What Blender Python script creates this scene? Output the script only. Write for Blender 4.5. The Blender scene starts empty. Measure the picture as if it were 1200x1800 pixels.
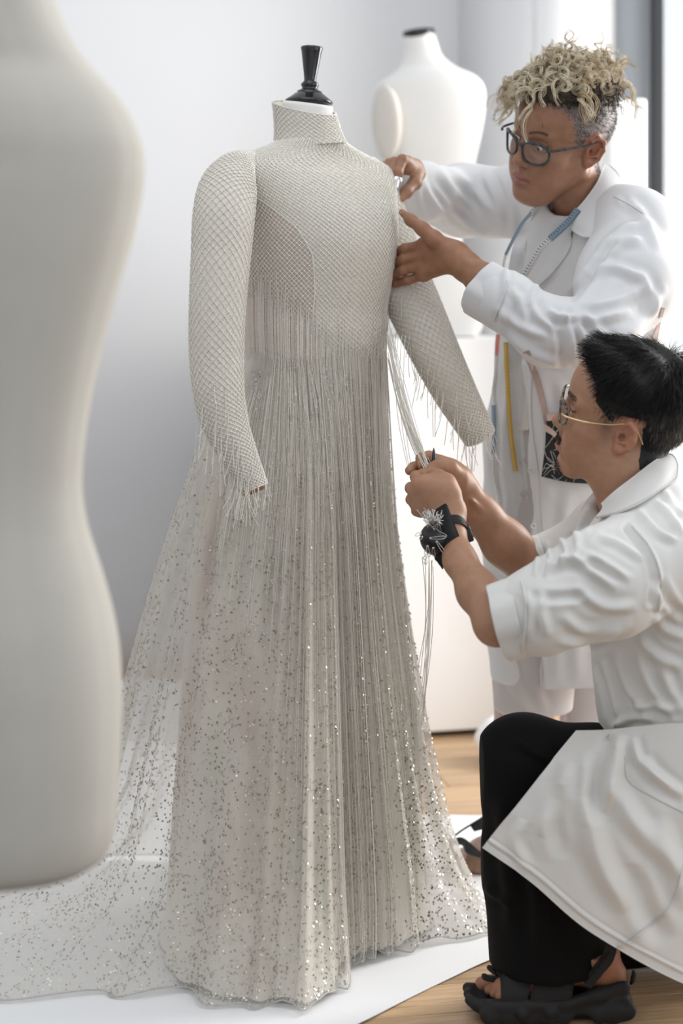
import bpy, bmesh, math, random
import numpy as np
from mathutils import Vector, Matrix

rng = np.random.default_rng(7)
random.seed(7)
S = bpy.context.scene
COL = S.collection

# ------------------------------------------------------------------ camera
F, CXP, YHP, CAMH = 3000.0, 600.0, 515.0, 1.2      # focal length in pixels of the 1200x1800 frame, horizon row, eye height
cam_d = bpy.data.cameras.new('camera')
cam_d.sensor_fit = 'VERTICAL'; cam_d.sensor_height = 36.0; cam_d.sensor_width = 24.0
cam_d.lens = F / 1800.0 * 36.0
cam_d.shift_y = -(900.0 - YHP) / 1800.0
cam_d.clip_start = 0.05
cam_d.dof.use_dof = True; cam_d.dof.focus_distance = 3.0; cam_d.dof.aperture_fstop = 2.2
cam = bpy.data.objects.new('camera', cam_d); COL.objects.link(cam)
cam.location = (0, 0, CAMH); cam.rotation_euler = (math.pi / 2, 0, 0)
S.camera = cam

# ------------------------------------------------------------------ world, lights, exposure
S.view_settings.view_transform = 'Standard'; S.view_settings.look = 'None'
S.view_settings.gamma = 1.0; S.view_settings.use_curve_mapping = False
S.view_settings.exposure = 0.0
S.cycles.transparent_max_bounces = 24
S.cycles.max_bounces = 6
w = bpy.data.worlds.new('daylight'); S.world = w; w.use_nodes = True
wn = w.node_tree.nodes; wl = w.node_tree.links
bg = wn['Background']; bg.inputs[0].default_value = (0.90, 0.95, 1.0, 1); bg.inputs[1].default_value = 0.82

def area(name, loc, target, sx, sy, power, color=(1, 1, 1)):
    l = bpy.data.lights.new(name, 'AREA'); l.shape = 'RECTANGLE'; l.size = sx; l.size_y = sy
    l.energy = power; l.color = color
    o = bpy.data.objects.new(name, l); COL.objects.link(o); o.location = loc
    o.rotation_euler = (Vector(target) - Vector(loc)).to_track_quat('-Z', 'Y').to_euler()
    o.visible_camera = True
    return o
area('window_light', (2.6, 4.45, 1.9), (-0.2, 4.3, 0.5), 1.4, 2.4, 90, (1.0, 0.98, 0.95))
area('low_back_fill', (2.3, 4.25, 1.0), (0.2, 4.35, 0.35), 0.9, 1.7, 34, (1.0, 0.98, 0.95))  # low lamp added out of view to brighten the plinth and back floor
area('overhead_fill', (-0.2, 2.2, 4.2), (0.2, 3.0, 0.0), 2.2, 2.2, 20, (1.0, 0.99, 0.98))  # added soft fill from overhead, no roof opening behind it
area('front_right_fill', (2.8, 1.2, 2.0), (0.2, 3.2, 0.9), 1.6, 2.4, 16, (1.0, 0.97, 0.94))  # added fill lamp at front right, no window stands there

# ------------------------------------------------------------------ helpers
def P(px, py, D):                                   # photograph pixel + real distance -> point in the room
    return np.array([(px - CXP) / F * D, D, CAMH - (py - YHP) / F * D])

def tag(o, label=None, cat=None, group=None, kind=None):
    if label: o['label'] = label
    if cat: o['category'] = cat
    if group: o['group'] = group
    if kind: o['kind'] = kind
    return o

def empty(name, loc, label, cat, group=None):
    o = bpy.data.objects.new(name, None); COL.objects.link(o); o.location = tuple(float(v) for v in loc)
    o.empty_display_size = 0.05
    return tag(o, label, cat, group)

def mesh_np(name, V, faces, mat, parent=None, smooth=True, colors=None, uv=None):
    """faces: list of integer arrays, each (n,3) or (n,4)"""
    V = np.asarray(V, dtype=np.float64)
    me = bpy.data.meshes.new(name)
    if not isinstance(faces, (list, tuple)): faces = [faces]
    faces = [np.asarray(f, dtype=np.int32) for f in faces if len(f)]
    nl = sum(f.size for f in faces); nf = sum(len(f) for f in faces)
    me.vertices.add(len(V)); me.loops.add(nl); me.polygons.add(nf)
    loc = V.copy()
    if parent is not None:
        pl = parent
        off = np.zeros(3)
        while pl is not None:
            off += np.array(pl.location); pl = pl.parent
        loc = loc - off
    me.vertices.foreach_set('co', loc.astype(np.float32).ravel())
    me.loops.foreach_set('vertex_index', np.concatenate([f.ravel() for f in faces]))
    tot = np.concatenate([np.full(len(f), f.shape[1], dtype=np.int32) for f in faces])
    me.polygons.foreach_set('loop_start', np.concatenate([[0], np.cumsum(tot)[:-1]]).astype(np.int32))
    me.polygons.foreach_set('loop_total', tot)
    me.update(calc_edges=True)
    if smooth: me.polygons.foreach_set('use_smooth', np.ones(nf, dtype=bool))
    if colors is not None:
        a = me.attributes.new('Col', 'FLOAT_COLOR', 'POINT')
        c = np.ones((len(V), 4), dtype=np.float32); c[:, :3] = colors
        a.data.foreach_set('color', c.ravel())
    me.materials.append(mat)
    o = bpy.data.objects.new(name, me); COL.objects.link(o)
    if parent is not None: o.parent = parent
    return o

class MB:
    """collects pieces of one mesh"""
    def __init__(s): s.V = []; s.Q = []; s.T = []; s.n = 0
    def add(s, V, Q=None, T=None):
        V = np.asarray(V, float)
        if Q is not None and len(Q): s.Q.append(np.asarray(Q) + s.n)
        if T is not None and len(T): s.T.append(np.asarray(T) + s.n)
        s.V.append(V); s.n += len(V)
    def build(s, name, mat, parent=None, smooth=True):
        fs = []
        if s.Q: fs.append(np.concatenate(s.Q))
        if s.T: fs.append(np.concatenate(s.T))
        return mesh_np(name, np.concatenate(s.V), fs, mat, parent, smooth)

def grid_faces(nu, nv, wrap=False):
    """vertex (i,j) -> i*nv+j ; wrap along i"""
    i = np.arange(nu if wrap else nu - 1); j = np.arange(nv - 1)
    I, J = np.meshgrid(i, j, indexing='ij'); I2 = (I + 1) % nu
    return np.stack([I * nv + J, I2 * nv + J, I2 * nv + J + 1, I * nv + J + 1], -1).reshape(-1, 4)

def cr(pts, n):
    """Catmull-Rom through pts (k,d), n samples evenly by parameter"""
    p = np.asarray(pts, float); k = len(p)
    if k == 2: 
        t = np.linspace(0, 1, n)[:, None]; return p[0] * (1 - t) + p[1] * t
    e = np.vstack([2 * p[0] - p[1], p, 2 * p[-1] - p[-2]])
    t = np.linspace(0, k - 1, n); i = np.minimum(t.astype(int), k - 2); u = (t - i)[:, None]
    a, b, c, d = e[i], e[i + 1], e[i + 2], e[i + 3]
    return 0.5 * (2 * b + (c - a) * u + (2 * a - 5 * b + 4 * c - d) * u ** 2 + (3 * b - a - 3 * c + d) * u ** 3)

def frames(pts):
    p = np.asarray(pts, float)
    t = np.gradient(p, axis=0); t /= np.linalg.norm(t, axis=1)[:, None] + 1e-12
    n = np.zeros_like(p)
    a = np.array([0, 0, 1.0]) if abs(t[0][2]) < 0.9 else np.array([1.0, 0, 0])
    n[0] = np.cross(t[0], np.cross(a, t[0])); n[0] /= np.linalg.norm(n[0])
    for i in range(1, len(p)):
        v = n[i - 1] - t[i] * np.dot(n[i - 1], t[i]); n[i] = v / (np.linalg.norm(v) + 1e-12)
    return t, n, np.cross(t, n)

def tube(pts, r, sides=8, caps=True):
    p = np.asarray(pts, float); m = len(p)
    r = np.broadcast_to(np.asarray(r, float), (m,)) if np.ndim(r) < 2 else r
    t, n, b = frames(p)
    a = np.linspace(0, 2 * np.pi, sides, endpoint=False)
    V = p[:, None, :] + r[:, None, None] * (np.cos(a)[None, :, None] * n[:, None, :] + np.sin(a)[None, :, None] * b[:, None, :])
    V = V.reshape(-1, 3)
    I, J = np.meshgrid(np.arange(m - 1), np.arange(sides), indexing='ij'); J2 = (J + 1) % sides
    Q = np.stack([I * sides + J, I * sides + J2, (I + 1) * sides + J2, (I + 1) * sides + J], -1).reshape(-1, 4)
    T = []
    if caps:
        V = np.vstack([V, p[0], p[-1]])
        for j in range(sides):
            T.append([len(V) - 2, (j + 1) % sides, j])
            T.append([len(V) - 1, (m - 1) * sides + j, (m - 1) * sides + (j + 1) % sides])
    return V, Q, np.array(T) if T else np.zeros((0, 3), int)

def lathe(profile, center, sides=48, axis=None, tilt=None):
    """profile [(r,z)], closed by poles if r==0; tilt: 3x3 matrix"""
    pr = np.asarray(profile, float)
    a = np.linspace(0, 2 * np.pi, sides, endpoint=False)
    V = np.stack([pr[:, None, 0] * np.cos(a), pr[:, None, 0] * np.sin(a), np.broadcast_to(pr[:, None, 1], (len(pr), sides))], -1).reshape(-1, 3)
    if tilt is not None: V = V @ np.asarray(tilt).T
    V = V + np.asarray(center)
    I, J = np.meshgrid(np.arange(len(pr) - 1), np.arange(sides), indexing='ij'); J2 = (J + 1) % sides
    Q = np.stack([I * sides + J, I * sides + J2, (I + 1) * sides + J2, (I + 1) * sides + J], -1).reshape(-1, 4)
    return V, Q

def box(lo, hi, bev=0.0):
    bm = bmesh.new(); bmesh.ops.create_cube(bm, size=1.0)
    lo = np.array(lo, float); hi = np.array(hi, float)
    for v in bm.verts: v.co = Vector((lo + hi) / 2 + np.array(v.co) * (hi - lo))
    if bev > 0: bmesh.ops.bevel(bm, geom=list(bm.edges), offset=bev, segments=3, affect='EDGES', profile=0.6)
    bm.verts.index_update()
    V = np.array([v.co[:] for v in bm.verts]); T = []
    bmesh.ops.triangulate(bm, faces=bm.faces[:])
    T = np.array([[v.index for v in f.verts] for f in bm.faces]); bm.free()
    return V, None, T

OCT = np.array([[1, 0, 0], [-1, 0, 0], [0, 1, 0], [0, -1, 0], [0, 0, 1], [0, 0, -1]], float)
OCTF = np.array([[0, 2, 4], [2, 1, 4], [1, 3, 4], [3, 0, 4], [2, 0, 5], [1, 2, 5], [3, 1, 5], [0, 3, 5]])
def beads(c, r):
    c = np.asarray(c); n = len(c); r = np.broadcast_to(r, (n,))
    q = rng.normal(size=(n, 3, 3)); q, _ = np.linalg.qr(q)
    V = c[:, None, :] + np.einsum('kj,nij->nki', OCT, q) * r[:, None, None]
    Fc = (np.arange(n)[:, None, None] * 6 + OCTF[None]).reshape(-1, 3)
    return V.reshape(-1, 3), None, Fc

def many_tubes(curves, r, sides=3):
    """curves (n,m,3) -> thin prisms, vectorised"""
    c = np.asarray(curves, float); n, m, _ = c.shape
    t = np.gradient(c, axis=1); t /= np.linalg.norm(t, axis=2)[..., None] + 1e-12
    ref = np.array([0.31, -0.9, 0.3]); ref /= np.linalg.norm(ref)
    u = np.cross(t, ref); u /= np.linalg.norm(u, axis=2)[..., None] + 1e-9
    v = np.cross(t, u)
    a = np.linspace(0, 2 * np.pi, sides, endpoint=False)
    r = np.broadcast_to(np.asarray(r, float), (n, m)) if np.ndim(r) < 2 else np.asarray(r, float)
    V = c[:, :, None, :] + r[:, :, None, None] * (np.cos(a)[None, None, :, None] * u[:, :, None, :] + np.sin(a)[None, None, :, None] * v[:, :, None, :])
    I, K, J = np.meshgrid(np.arange(n), np.arange(m - 1), np.arange(sides), indexing='ij'); J2 = (J + 1) % sides
    b = I * m * sides
    Q = np.stack([b + K * sides + J, b + K * sides + J2, b + (K + 1) * sides + J2, b + (K + 1) * sides + J], -1).reshape(-1, 4)
    return V.reshape(-1, 3), Q, None

# ------------------------------------------------------------------ materials
def new_mat(name):
    m = bpy.data.materials.new(name); m.use_nodes = True
    return m, m.node_tree.nodes, m.node_tree.links, m.node_tree.nodes['Principled BSDF']

def mat(name, col, rough=0.6, metal=0.0, spec=0.5, var=0.0, vscale=30.0, bump=0.0, bscale=200.0, col2=None, stretch=None, sheen=0.0, sub=0.0, coord='Object'):
    m, n, l, b = new_mat(name)
    b.inputs['Base Color'].default_value = (*col, 1); b.inputs['Roughness'].default_value = rough
    b.inputs['Metallic'].default_value = metal; b.inputs['Specular IOR Level'].default_value = spec
    if sheen: b.inputs['Sheen Weight'].default_value = sheen
    if sub:
        b.inputs['Subsurface Weight'].default_value = sub; b.inputs['Subsurface Radius'].default_value = (0.012, 0.005, 0.003); b.inputs['Subsurface Scale'].default_value = 0.6
    tc = n.new('ShaderNodeTexCoord'); mp = n.new('ShaderNodeMapping'); l.new(tc.outputs[coord], mp.inputs[0])
    if stretch: mp.inputs['Scale'].default_value = stretch
    if var or col2 is not None:
        nz = n.new('ShaderNodeTexNoise'); nz.inputs['Scale'].default_value = vscale; nz.inputs['Detail'].default_value = 4
        l.new(mp.outputs[0], nz.inputs['Vector'])
        r = n.new('ShaderNodeValToRGB'); l.new(nz.outputs['Fac'], r.inputs[0])
        c2 = col2 if col2 is not None else tuple(min(1, c * (1 - var)) for c in col)
        r.color_ramp.elements[0].position = 0.36; r.color_ramp.elements[1].position = 0.64
        r.color_ramp.elements[0].color = (*c2, 1); r.color_ramp.elements[1].color = (*col, 1)
        l.new(r.outputs[0], b.inputs['Base Color'])
    if bump:
        nb = n.new('ShaderNodeTexNoise'); nb.inputs['Scale'].default_value = bscale; nb.inputs['Detail'].default_value = 3
        l.new(mp.outputs[0], nb.inputs['Vector'])
        bp = n.new('ShaderNodeBump'); bp.inputs['Strength'].default_value = bump; bp.inputs['Distance'].default_value = 0.002
        l.new(nb.outputs['Fac'], bp.inputs['Height']); l.new(bp.outputs[0], b.inputs['Normal'])
    return m

def vcol_mat(name, rough=0.5, spec=0.4, sub=0.0, bump=0.0, bscale=700, var=0.12, vscale=60):
    m, n, l, b = new_mat(name)
    at = n.new('ShaderNodeAttribute'); at.attribute_name = 'Col'
    tc = n.new('ShaderNodeTexCoord')
    nz = n.new('ShaderNodeTexNoise'); nz.inputs['Scale'].default_value = vscale; nz.inputs['Detail'].default_value = 5; l.new(tc.outputs['Object'], nz.inputs['Vector'])
    mr = n.new('ShaderNodeMapRange'); mr.inputs[1].default_value = 0.3; mr.inputs[2].default_value = 0.7; mr.inputs[3].default_value = 1 - var; mr.inputs[4].default_value = 1 + var
    l.new(nz.outputs['Fac'], mr.inputs[0])
    mx = n.new('ShaderNodeVectorMath'); mx.operation = 'SCALE'; l.new(at.outputs['Color'], mx.inputs[0]); l.new(mr.outputs[0], mx.inputs['Scale'])
    l.new(mx.outputs[0], b.inputs['Base Color'])
    b.inputs['Roughness'].default_value = rough; b.inputs['Specular IOR Level'].default_value = spec
    if sub:
        b.inputs['Subsurface Weight'].default_value = sub; b.inputs['Subsurface Radius'].default_value = (0.010, 0.004, 0.002); b.inputs['Subsurface Scale'].default_value = 0.5
    if bump:
        nb = n.new('ShaderNodeTexNoise'); nb.inputs['Scale'].default_value = bscale; l.new(tc.outputs['Object'], nb.inputs['Vector'])
        bp = n.new('ShaderNodeBump'); bp.inputs['Strength'].default_value = bump; bp.inputs['Distance'].default_value = 0.001
        l.new(nb.outputs['Fac'], bp.inputs['Height']); l.new(bp.outputs[0], b.inputs['Normal'])
    return m

def sheer_mat(name, col, alpha, trans=0.4, dots=None):
    """woven sheer cloth: threads (diffuse + translucent) with open holes between"""
    m = bpy.data.materials.new(name); m.use_nodes = True; n = m.node_tree.nodes; l = m.node_tree.links
    n.remove(n['Principled BSDF']); out = n['Material Output']
    d = n.new('ShaderNodeBsdfDiffuse'); d.inputs[0].default_value = (*col, 1)
    tr = n.new('ShaderNodeBsdfTranslucent'); tr.inputs[0].default_value = (*col, 1)
    mx = n.new('ShaderNodeMixShader'); mx.inputs[0].default_value = trans; l.new(d.outputs[0], mx.inputs[1]); l.new(tr.outputs[0], mx.inputs[2])
    tp = n.new('ShaderNodeBsdfTransparent')
    m2 = n.new('ShaderNodeMixShader'); l.new(tp.outputs[0], m2.inputs[1]); l.new(mx.outputs[0], m2.inputs[2])
    lw = n.new('ShaderNodeLayerWeight'); lw.inputs[0].default_value = 0.35      # threads close up where the cloth is seen edge-on
    mr = n.new('ShaderNodeMapRange'); mr.inputs[3].default_value = alpha; mr.inputs[4].default_value = min(1, alpha * 1.9)
    l.new(lw.outputs['Facing'], mr.inputs[0]); l.new(mr.outputs[0], m2.inputs[0])
    l.new(m2.outputs[0], out.inputs[0])
    return m

M = {}
M['wall'] = mat('wall_paint', (0.80, 0.80, 0.81), 0.85, spec=0.2, var=0.015, vscale=2, bump=0.03, bscale=120)
M['wall_b'] = mat('pier_paint', (0.78, 0.78, 0.79), 0.85, spec=0.2, var=0.015, vscale=2, bump=0.03, bscale=120)
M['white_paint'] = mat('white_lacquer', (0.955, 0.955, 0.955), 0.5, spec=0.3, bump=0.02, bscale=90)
M['paper'] = mat('white_backdrop_paper', (0.88, 0.885, 0.90), 0.7, spec=0.2, var=0.02, vscale=3, bump=0.05, bscale=12)
M['dark_gap'] = mat('dark_plinth_foot', (0.02, 0.02, 0.02), 0.6)
M['black_metal'] = mat('black_window_metal', (0.03, 0.032, 0.036), 0.4, spec=0.5, bump=0.02)
M['grey_panel'] = mat('grey_metal_panel', (0.42, 0.45, 0.48), 0.5, var=0.05, vscale=3)
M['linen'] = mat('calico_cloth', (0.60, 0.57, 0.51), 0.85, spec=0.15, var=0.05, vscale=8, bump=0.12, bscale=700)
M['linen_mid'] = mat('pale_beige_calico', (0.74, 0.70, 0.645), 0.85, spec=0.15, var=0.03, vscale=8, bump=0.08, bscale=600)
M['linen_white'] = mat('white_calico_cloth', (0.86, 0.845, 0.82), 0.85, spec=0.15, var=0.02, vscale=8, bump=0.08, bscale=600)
M['black_gloss'] = mat('black_lacquered_wood', (0.006, 0.006, 0.008), 0.16, spec=0.6, bump=0.02, bscale=60)
M['wood_arm'] = mat('tan_leather_end', (0.30, 0.13, 0.065), 0.5, var=0.2, vscale=40)
M['steel'] = mat('polished_steel', (0.72, 0.72, 0.72), 0.22, metal=1.0, var=0.05)
M['brass'] = mat('gold_wire', (0.80, 0.60, 0.34), 0.28, metal=1.0, var=0.05)
M['button'] = mat('pearl_button', (0.72, 0.71, 0.69), 0.3, spec=0.6, var=0.06)

# ------------------------------------------------------------------ the room
def structure(name, V, faces, m, parent=None, smooth=False):
    o = mesh_np(name, V, faces, m, parent, smooth); o['kind'] = 'structure'; return o
def struct_box(name, lo, hi, m, bev=0.0):
    V, Q, T = box(lo, hi, bev); return structure(name, V, T, m)

def mat_planks():
    m, n, l, b = new_mat('oak_floorboard')
    tc = n.new('ShaderNodeTexCoord'); oi = n.new('ShaderNodeObjectInfo')
    mp = n.new('ShaderNodeMapping'); mp.inputs['Scale'].default_value = (3.0, 40.0, 3.0); l.new(tc.outputs['Object'], mp.inputs[0])
    cmb = n.new('ShaderNodeVectorMath'); cmb.operation = 'ADD'; l.new(mp.outputs[0], cmb.inputs[0])
    sc = n.new('ShaderNodeVectorMath'); sc.operation = 'SCALE'; l.new(oi.outputs['Location'], sc.inputs[0]); sc.inputs['Scale'].default_value = 7.3
    l.new(sc.outputs[0], cmb.inputs[1])
    nz = n.new('ShaderNodeTexNoise'); nz.inputs['Scale'].default_value = 2.2; nz.inputs['Detail'].default_value = 6; nz.inputs['Distortion'].default_value = 0.8
    l.new(cmb.outputs[0], nz.inputs['Vector'])
    r = n.new('ShaderNodeValToRGB'); l.new(nz.outputs['Fac'], r.inputs[0])
    r.color_ramp.elements[0].position = 0.3; r.color_ramp.elements[0].color = (0.42, 0.265, 0.145, 1)
    r.color_ramp.elements[1].position = 0.7; r.color_ramp.elements[1].color = (0.66, 0.455, 0.275, 1)
    hs = n.new('ShaderNodeHueSaturation'); mr = n.new('ShaderNodeMapRange'); mr.inputs[3].default_value = 0.82; mr.inputs[4].default_value = 1.15
    l.new(oi.outputs['Random'], mr.inputs[0]); l.new(mr.outputs[0], hs.inputs['Value']); l.new(r.outputs[0], hs.inputs['Color'])
    l.new(hs.outputs[0], b.inputs['Base Color']); b.inputs['Roughness'].default_value = 0.42
    bp = n.new('ShaderNodeBump'); bp.inputs['Strength'].default_value = 0.15; bp.inputs['Distance'].default_value = 0.001
    l.new(nz.outputs['Fac'], bp.inputs['Height']); l.new(bp.outputs[0], b.inputs['Normal'])
    return m
M['plank'] = mat_planks()
M['subfloor'] = mat('dark_subfloor', (0.10, 0.06, 0.035), 0.8, var=0.2)

floor = structure('floor', np.array([[-4, -1, -0.02], [4, -1, -0.02], [4, 7, -0.02], [-4, 7, -0.02]], float), np.array([[0, 1, 2, 3]]), M['subfloor'])
pw, pl_ = 0.115, 1.15
Vp, _, Tp = box((-pl_ / 2 + .001, -pw / 2 + .001, -0.018), (pl_ / 2 - .001, pw / 2 - .001, 0.0), 0.0015)
proto = None; ang = math.radians(11)
for r_ in range(-12, 32):
    for c_ in range(-3, 5):
        u = c_ * pl_ + (r_ * 0.43 % 1.0) * pl_; v = 3.2 + r_ * pw - 0.9
        x = u * math.cos(ang) - (v - 3.2) * math.sin(ang); y = 3.2 + u * math.sin(ang) + (v - 3.2) * math.cos(ang)
        if not (-1.6 < x < 2.6 and 2.2 < y < 5.9): continue
        if x < -0.9 and y < 3.4: continue
        if proto is None:
            proto = mesh_np('plank', Vp, Tp, M['plank'], floor, smooth=False); o = proto
        else:
            o = proto.copy(); COL.objects.link(o); o.parent = floor
        o.location = (x, y, random.uniform(-0.0006, 0.0004)); o.rotation_euler = (0, 0, ang)

# back wall, pier, lit reveal, grey panel, black window frame and glass
def wall_slab(name, a, b, m, t=0.12, z0=0.0, z1=3.2):
    a = np.array(a, float); b = np.array(b, float); d = (b - a) / np.linalg.norm(b - a); n_ = np.array([-d[1], d[0]])
    if n_[1] < 0: n_ = -n_
    c = [a, b, b + n_ * t, a + n_ * t]
    V = np.array([[*q, z0] for q in c] + [[*q, z1] for q in c])
    Fq = np.array([[0, 1, 5, 4], [1, 2, 6, 5], [2, 3, 7, 6], [3, 0, 4, 7], [4, 5, 6, 7], [3, 2, 1, 0]])
    return structure(name, V, Fq, m)
wall_slab('wall_back', (-3.2, 5.35), (0.366, 5.35), M['wall'])
wall_slab('wall_left', (-2.3, -0.5), (-2.3, 5.35), M['wall'])
wall_slab('wall_pier', (0.366, 5.35), (0.60, 5.05), M['wall_b'])
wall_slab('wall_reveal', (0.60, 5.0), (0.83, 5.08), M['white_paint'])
wall_slab('trim_1', (0.825, 5.06), (0.925, 5.06), M['grey_panel'], 0.06)
# window: black mullion, frame and glass pane to the right
win = empty('window_1', (0.95, 5.05, 0), None, None); win['kind'] = 'structure'
V, Q, T = box((0.914, 5.0, 0.03), (0.944, 5.06, 3.2), 0.003); mesh_np('mullion', V, T, M['black_metal'], win, False)
V, Q, T = box((0.944, 5.0, 0.03), (2.4, 5.06, 0.10), 0.003); mesh_np('bottom_rail', V, T, M['black_metal'], win, False)
gm, gn, gl, gb = new_mat('window_glass')
gb.inputs['Base Color'].default_value = (0.93, 0.97, 1, 1); gb.inputs['Roughness'].default_value = 0.02; gb.inputs['Alpha'].default_value = 0.15
gb.inputs['Specular IOR Level'].default_value = 0.3
M['glass'] = gm
V, Q, T = box((0.944, 5.03, 0.10), (2.4, 5.036, 3.2)); mesh_np('pane', V, T, gm, win, False)

# white paper sheet on the floor, its cut edge curling by the crouching figure
def paper():
    # near/right cut edge in the room (x, y), from the lower frame edge to behind the crouching figure
    e = np.array([P(560, 1840, 3600 / (1840 - 515)), P(640, 1800, 3600 / (1800 - 515)), P(720, 1757, 3600 / (1757 - 515)), P(790, 1722, 3600 / (1722 - 515)), P(862, 1690, 3600 / (1690 - 515)),
                  P(960, 1660, 3600 / (1660 - 515)), P(1060, 1640, 3600 / (1640 - 515)), P(1200, 1600, 3600 / (1600 - 515)), P(1330, 1560, 3600 / (1560 - 515))])[:, :2]
    e = cr(e, 60)
    far = np.stack([np.linspace(-1.9, 1.05, 60), 3600 / (1433 - 515) + 0 * np.linspace(0, 1, 60) + np.linspace(0.12, -0.05, 60)], -1)
    near = np.vstack([np.stack([np.linspace(-1.9, e[0, 0], 22)[:-1], np.linspace(2.35, e[0, 1], 22)[:-1]], -1), e[:39]])
    near = np.vstack([np.stack([np.linspace(-1.45, e[0, 0], 21)[:-1], np.linspace(2.2, e[0, 1], 21)[:-1]], -1), e])
    nn = len(near); k_ = np.linspace(0, 1, nn); fx = np.interp(k_, [0, .25, .5, 1], [-1.45, -0.25, .12, 1.45]); far = np.stack([fx, np.interp(fx, [-1.9, -.35, .0, .14, 1.45], [5.28, 5.28, 4.25, 3.92, 3.85])], -1)
    nv = 24; V = np.zeros((nn, nv, 3)); t = np.linspace(0, 1, nv) ** 1.5
    V[:, :, :2] = near[:, None] * (1 - t[None, :, None]) + far[:, None] * t[None, :, None]
    lift = 0.006 * np.exp(-t / 0.05)[None, :] * (0.5 + 0.5 * np.sin(np.linspace(0, 9, nn)))[:, None]
    V[:, :, 2] = 0.0025 + lift
    V = V.reshape(-1, 3); Q = grid_faces(nn, nv)
    V2 = V.copy(); V2[:, 2] -= 0.0012
    o = mesh_np('backdrop_paper', np.vstack([V, V2]), [Q, Q[:, ::-1] + len(V)], M['paper'])
    tag(o, 'wide sheet of white paper laid on the wooden floor under the gown', 'paper')
paper()
# ------------------------------------------------------------------ white plinths in the back
def plinth():
    r = empty('display_plinth', (0.25, 4.8, 0), 'wide white plinth behind the gown carrying the far dress form', 'plinth')
    a = P(560, 595, 4.55); D0 = 4.56
    V, Q, T = box((-0.12, 4.55, 0.018), (0.47, 5.15, 1.078), 0.004)
    # bottom edge runs slightly away to the right: turn the box a little
    c = np.array([0.06, 4.56, 0]); th = math.radians(14); R_ = np.array([[math.cos(th), -math.sin(th), 0], [math.sin(th), math.cos(th), 0], [0, 0, 1]])
    V = (V - c) @ R_.T + c
    mesh_np('body', V, T, M['white_paint'], r, False)
    V, Q, T = box((-0.10, 4.58, 0.0), (0.45, 5.12, 0.02)); V = (V - c) @ R_.T + c
    mesh_np('recessed_foot', V, T, M['dark_gap'], r, False)
plinth()
def column():
    r = empty('tall_plinth', (0.75, 4.6, 0), 'tall narrow white plinth standing behind the curly-haired woman by the window frame', 'plinth')
    zt = CAMH + (515 - 172) / F * 4.5
    V, Q, T = box((0.70, 4.5, 0.0), (0.806, 4.7, zt), 0.012); mesh_np('body', V, T, M['white_paint'], r, False)
column()
def ball():
    c = P(885, 1300, 4.35); c[2] = 0.062
    u = np.linspace(0, np.pi, 18); V, Q = lathe([(0.072 * math.sin(t) * (1 + .04 * math.sin(5 * t)), -0.062 * math.cos(t)) for t in u], c, 32)
    o = mesh_np('floor_cushion', V, Q, M['white_paint']); tag(o, 'round white cushion on the floor at the corner of the wide plinth', 'cushion')
ball()

# ------------------------------------------------------------------ dress forms
def sup(a, n):                                      # superellipse direction
    c, s = np.cos(a), np.sin(a)
    return np.sign(c) * np.abs(c) ** (2 / n), np.sign(s) * np.abs(s) ** (2 / n)

def loft(rings, yaw, n_a=96, n_z=120, exps=2.3, closed=True):
    """rings: rows (z, cx, cy, half width, front depth, back depth); yaw: world angle the front faces"""
    R_ = cr(np.array(rings, float), n_z)
    a = np.linspace(0, 2 * np.pi, n_a, endpoint=False)
    sx, sy = sup(a, exps)                           # sx lateral, sy front/back
    f = np.array([math.cos(yaw), math.sin(yaw)]); s = np.array([-f[1], f[0]])
    dep = np.where(sy[None, :] > 0, R_[:, 4:5], R_[:, 5:6]) * sy[None, :]
    lat = R_[:, 3:4] * sx[None, :]
    V = np.zeros((n_a, n_z, 3))
    V[:, :, 0] = (R_[:, 1:2] + lat * s[0] + dep * f[0]).T
    V[:, :, 1] = (R_[:, 2:3] + lat * s[1] + dep * f[1]).T
    V[:, :, 2] = R_[:, 0:1].T
    return V, a

def cap_disc(V, ring, up=True):
    """fan closing one ring of a loft grid (n_a,n_z,3) at index ring"""
    p = V[:, ring]; c = p.mean(0); n = len(p)
    Vv = np.vstack([p, c]); T = np.array([[i, (i + 1) % n, n] for i in range(n)])
    return Vv, None, (T if up else T[:, ::-1])

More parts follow.
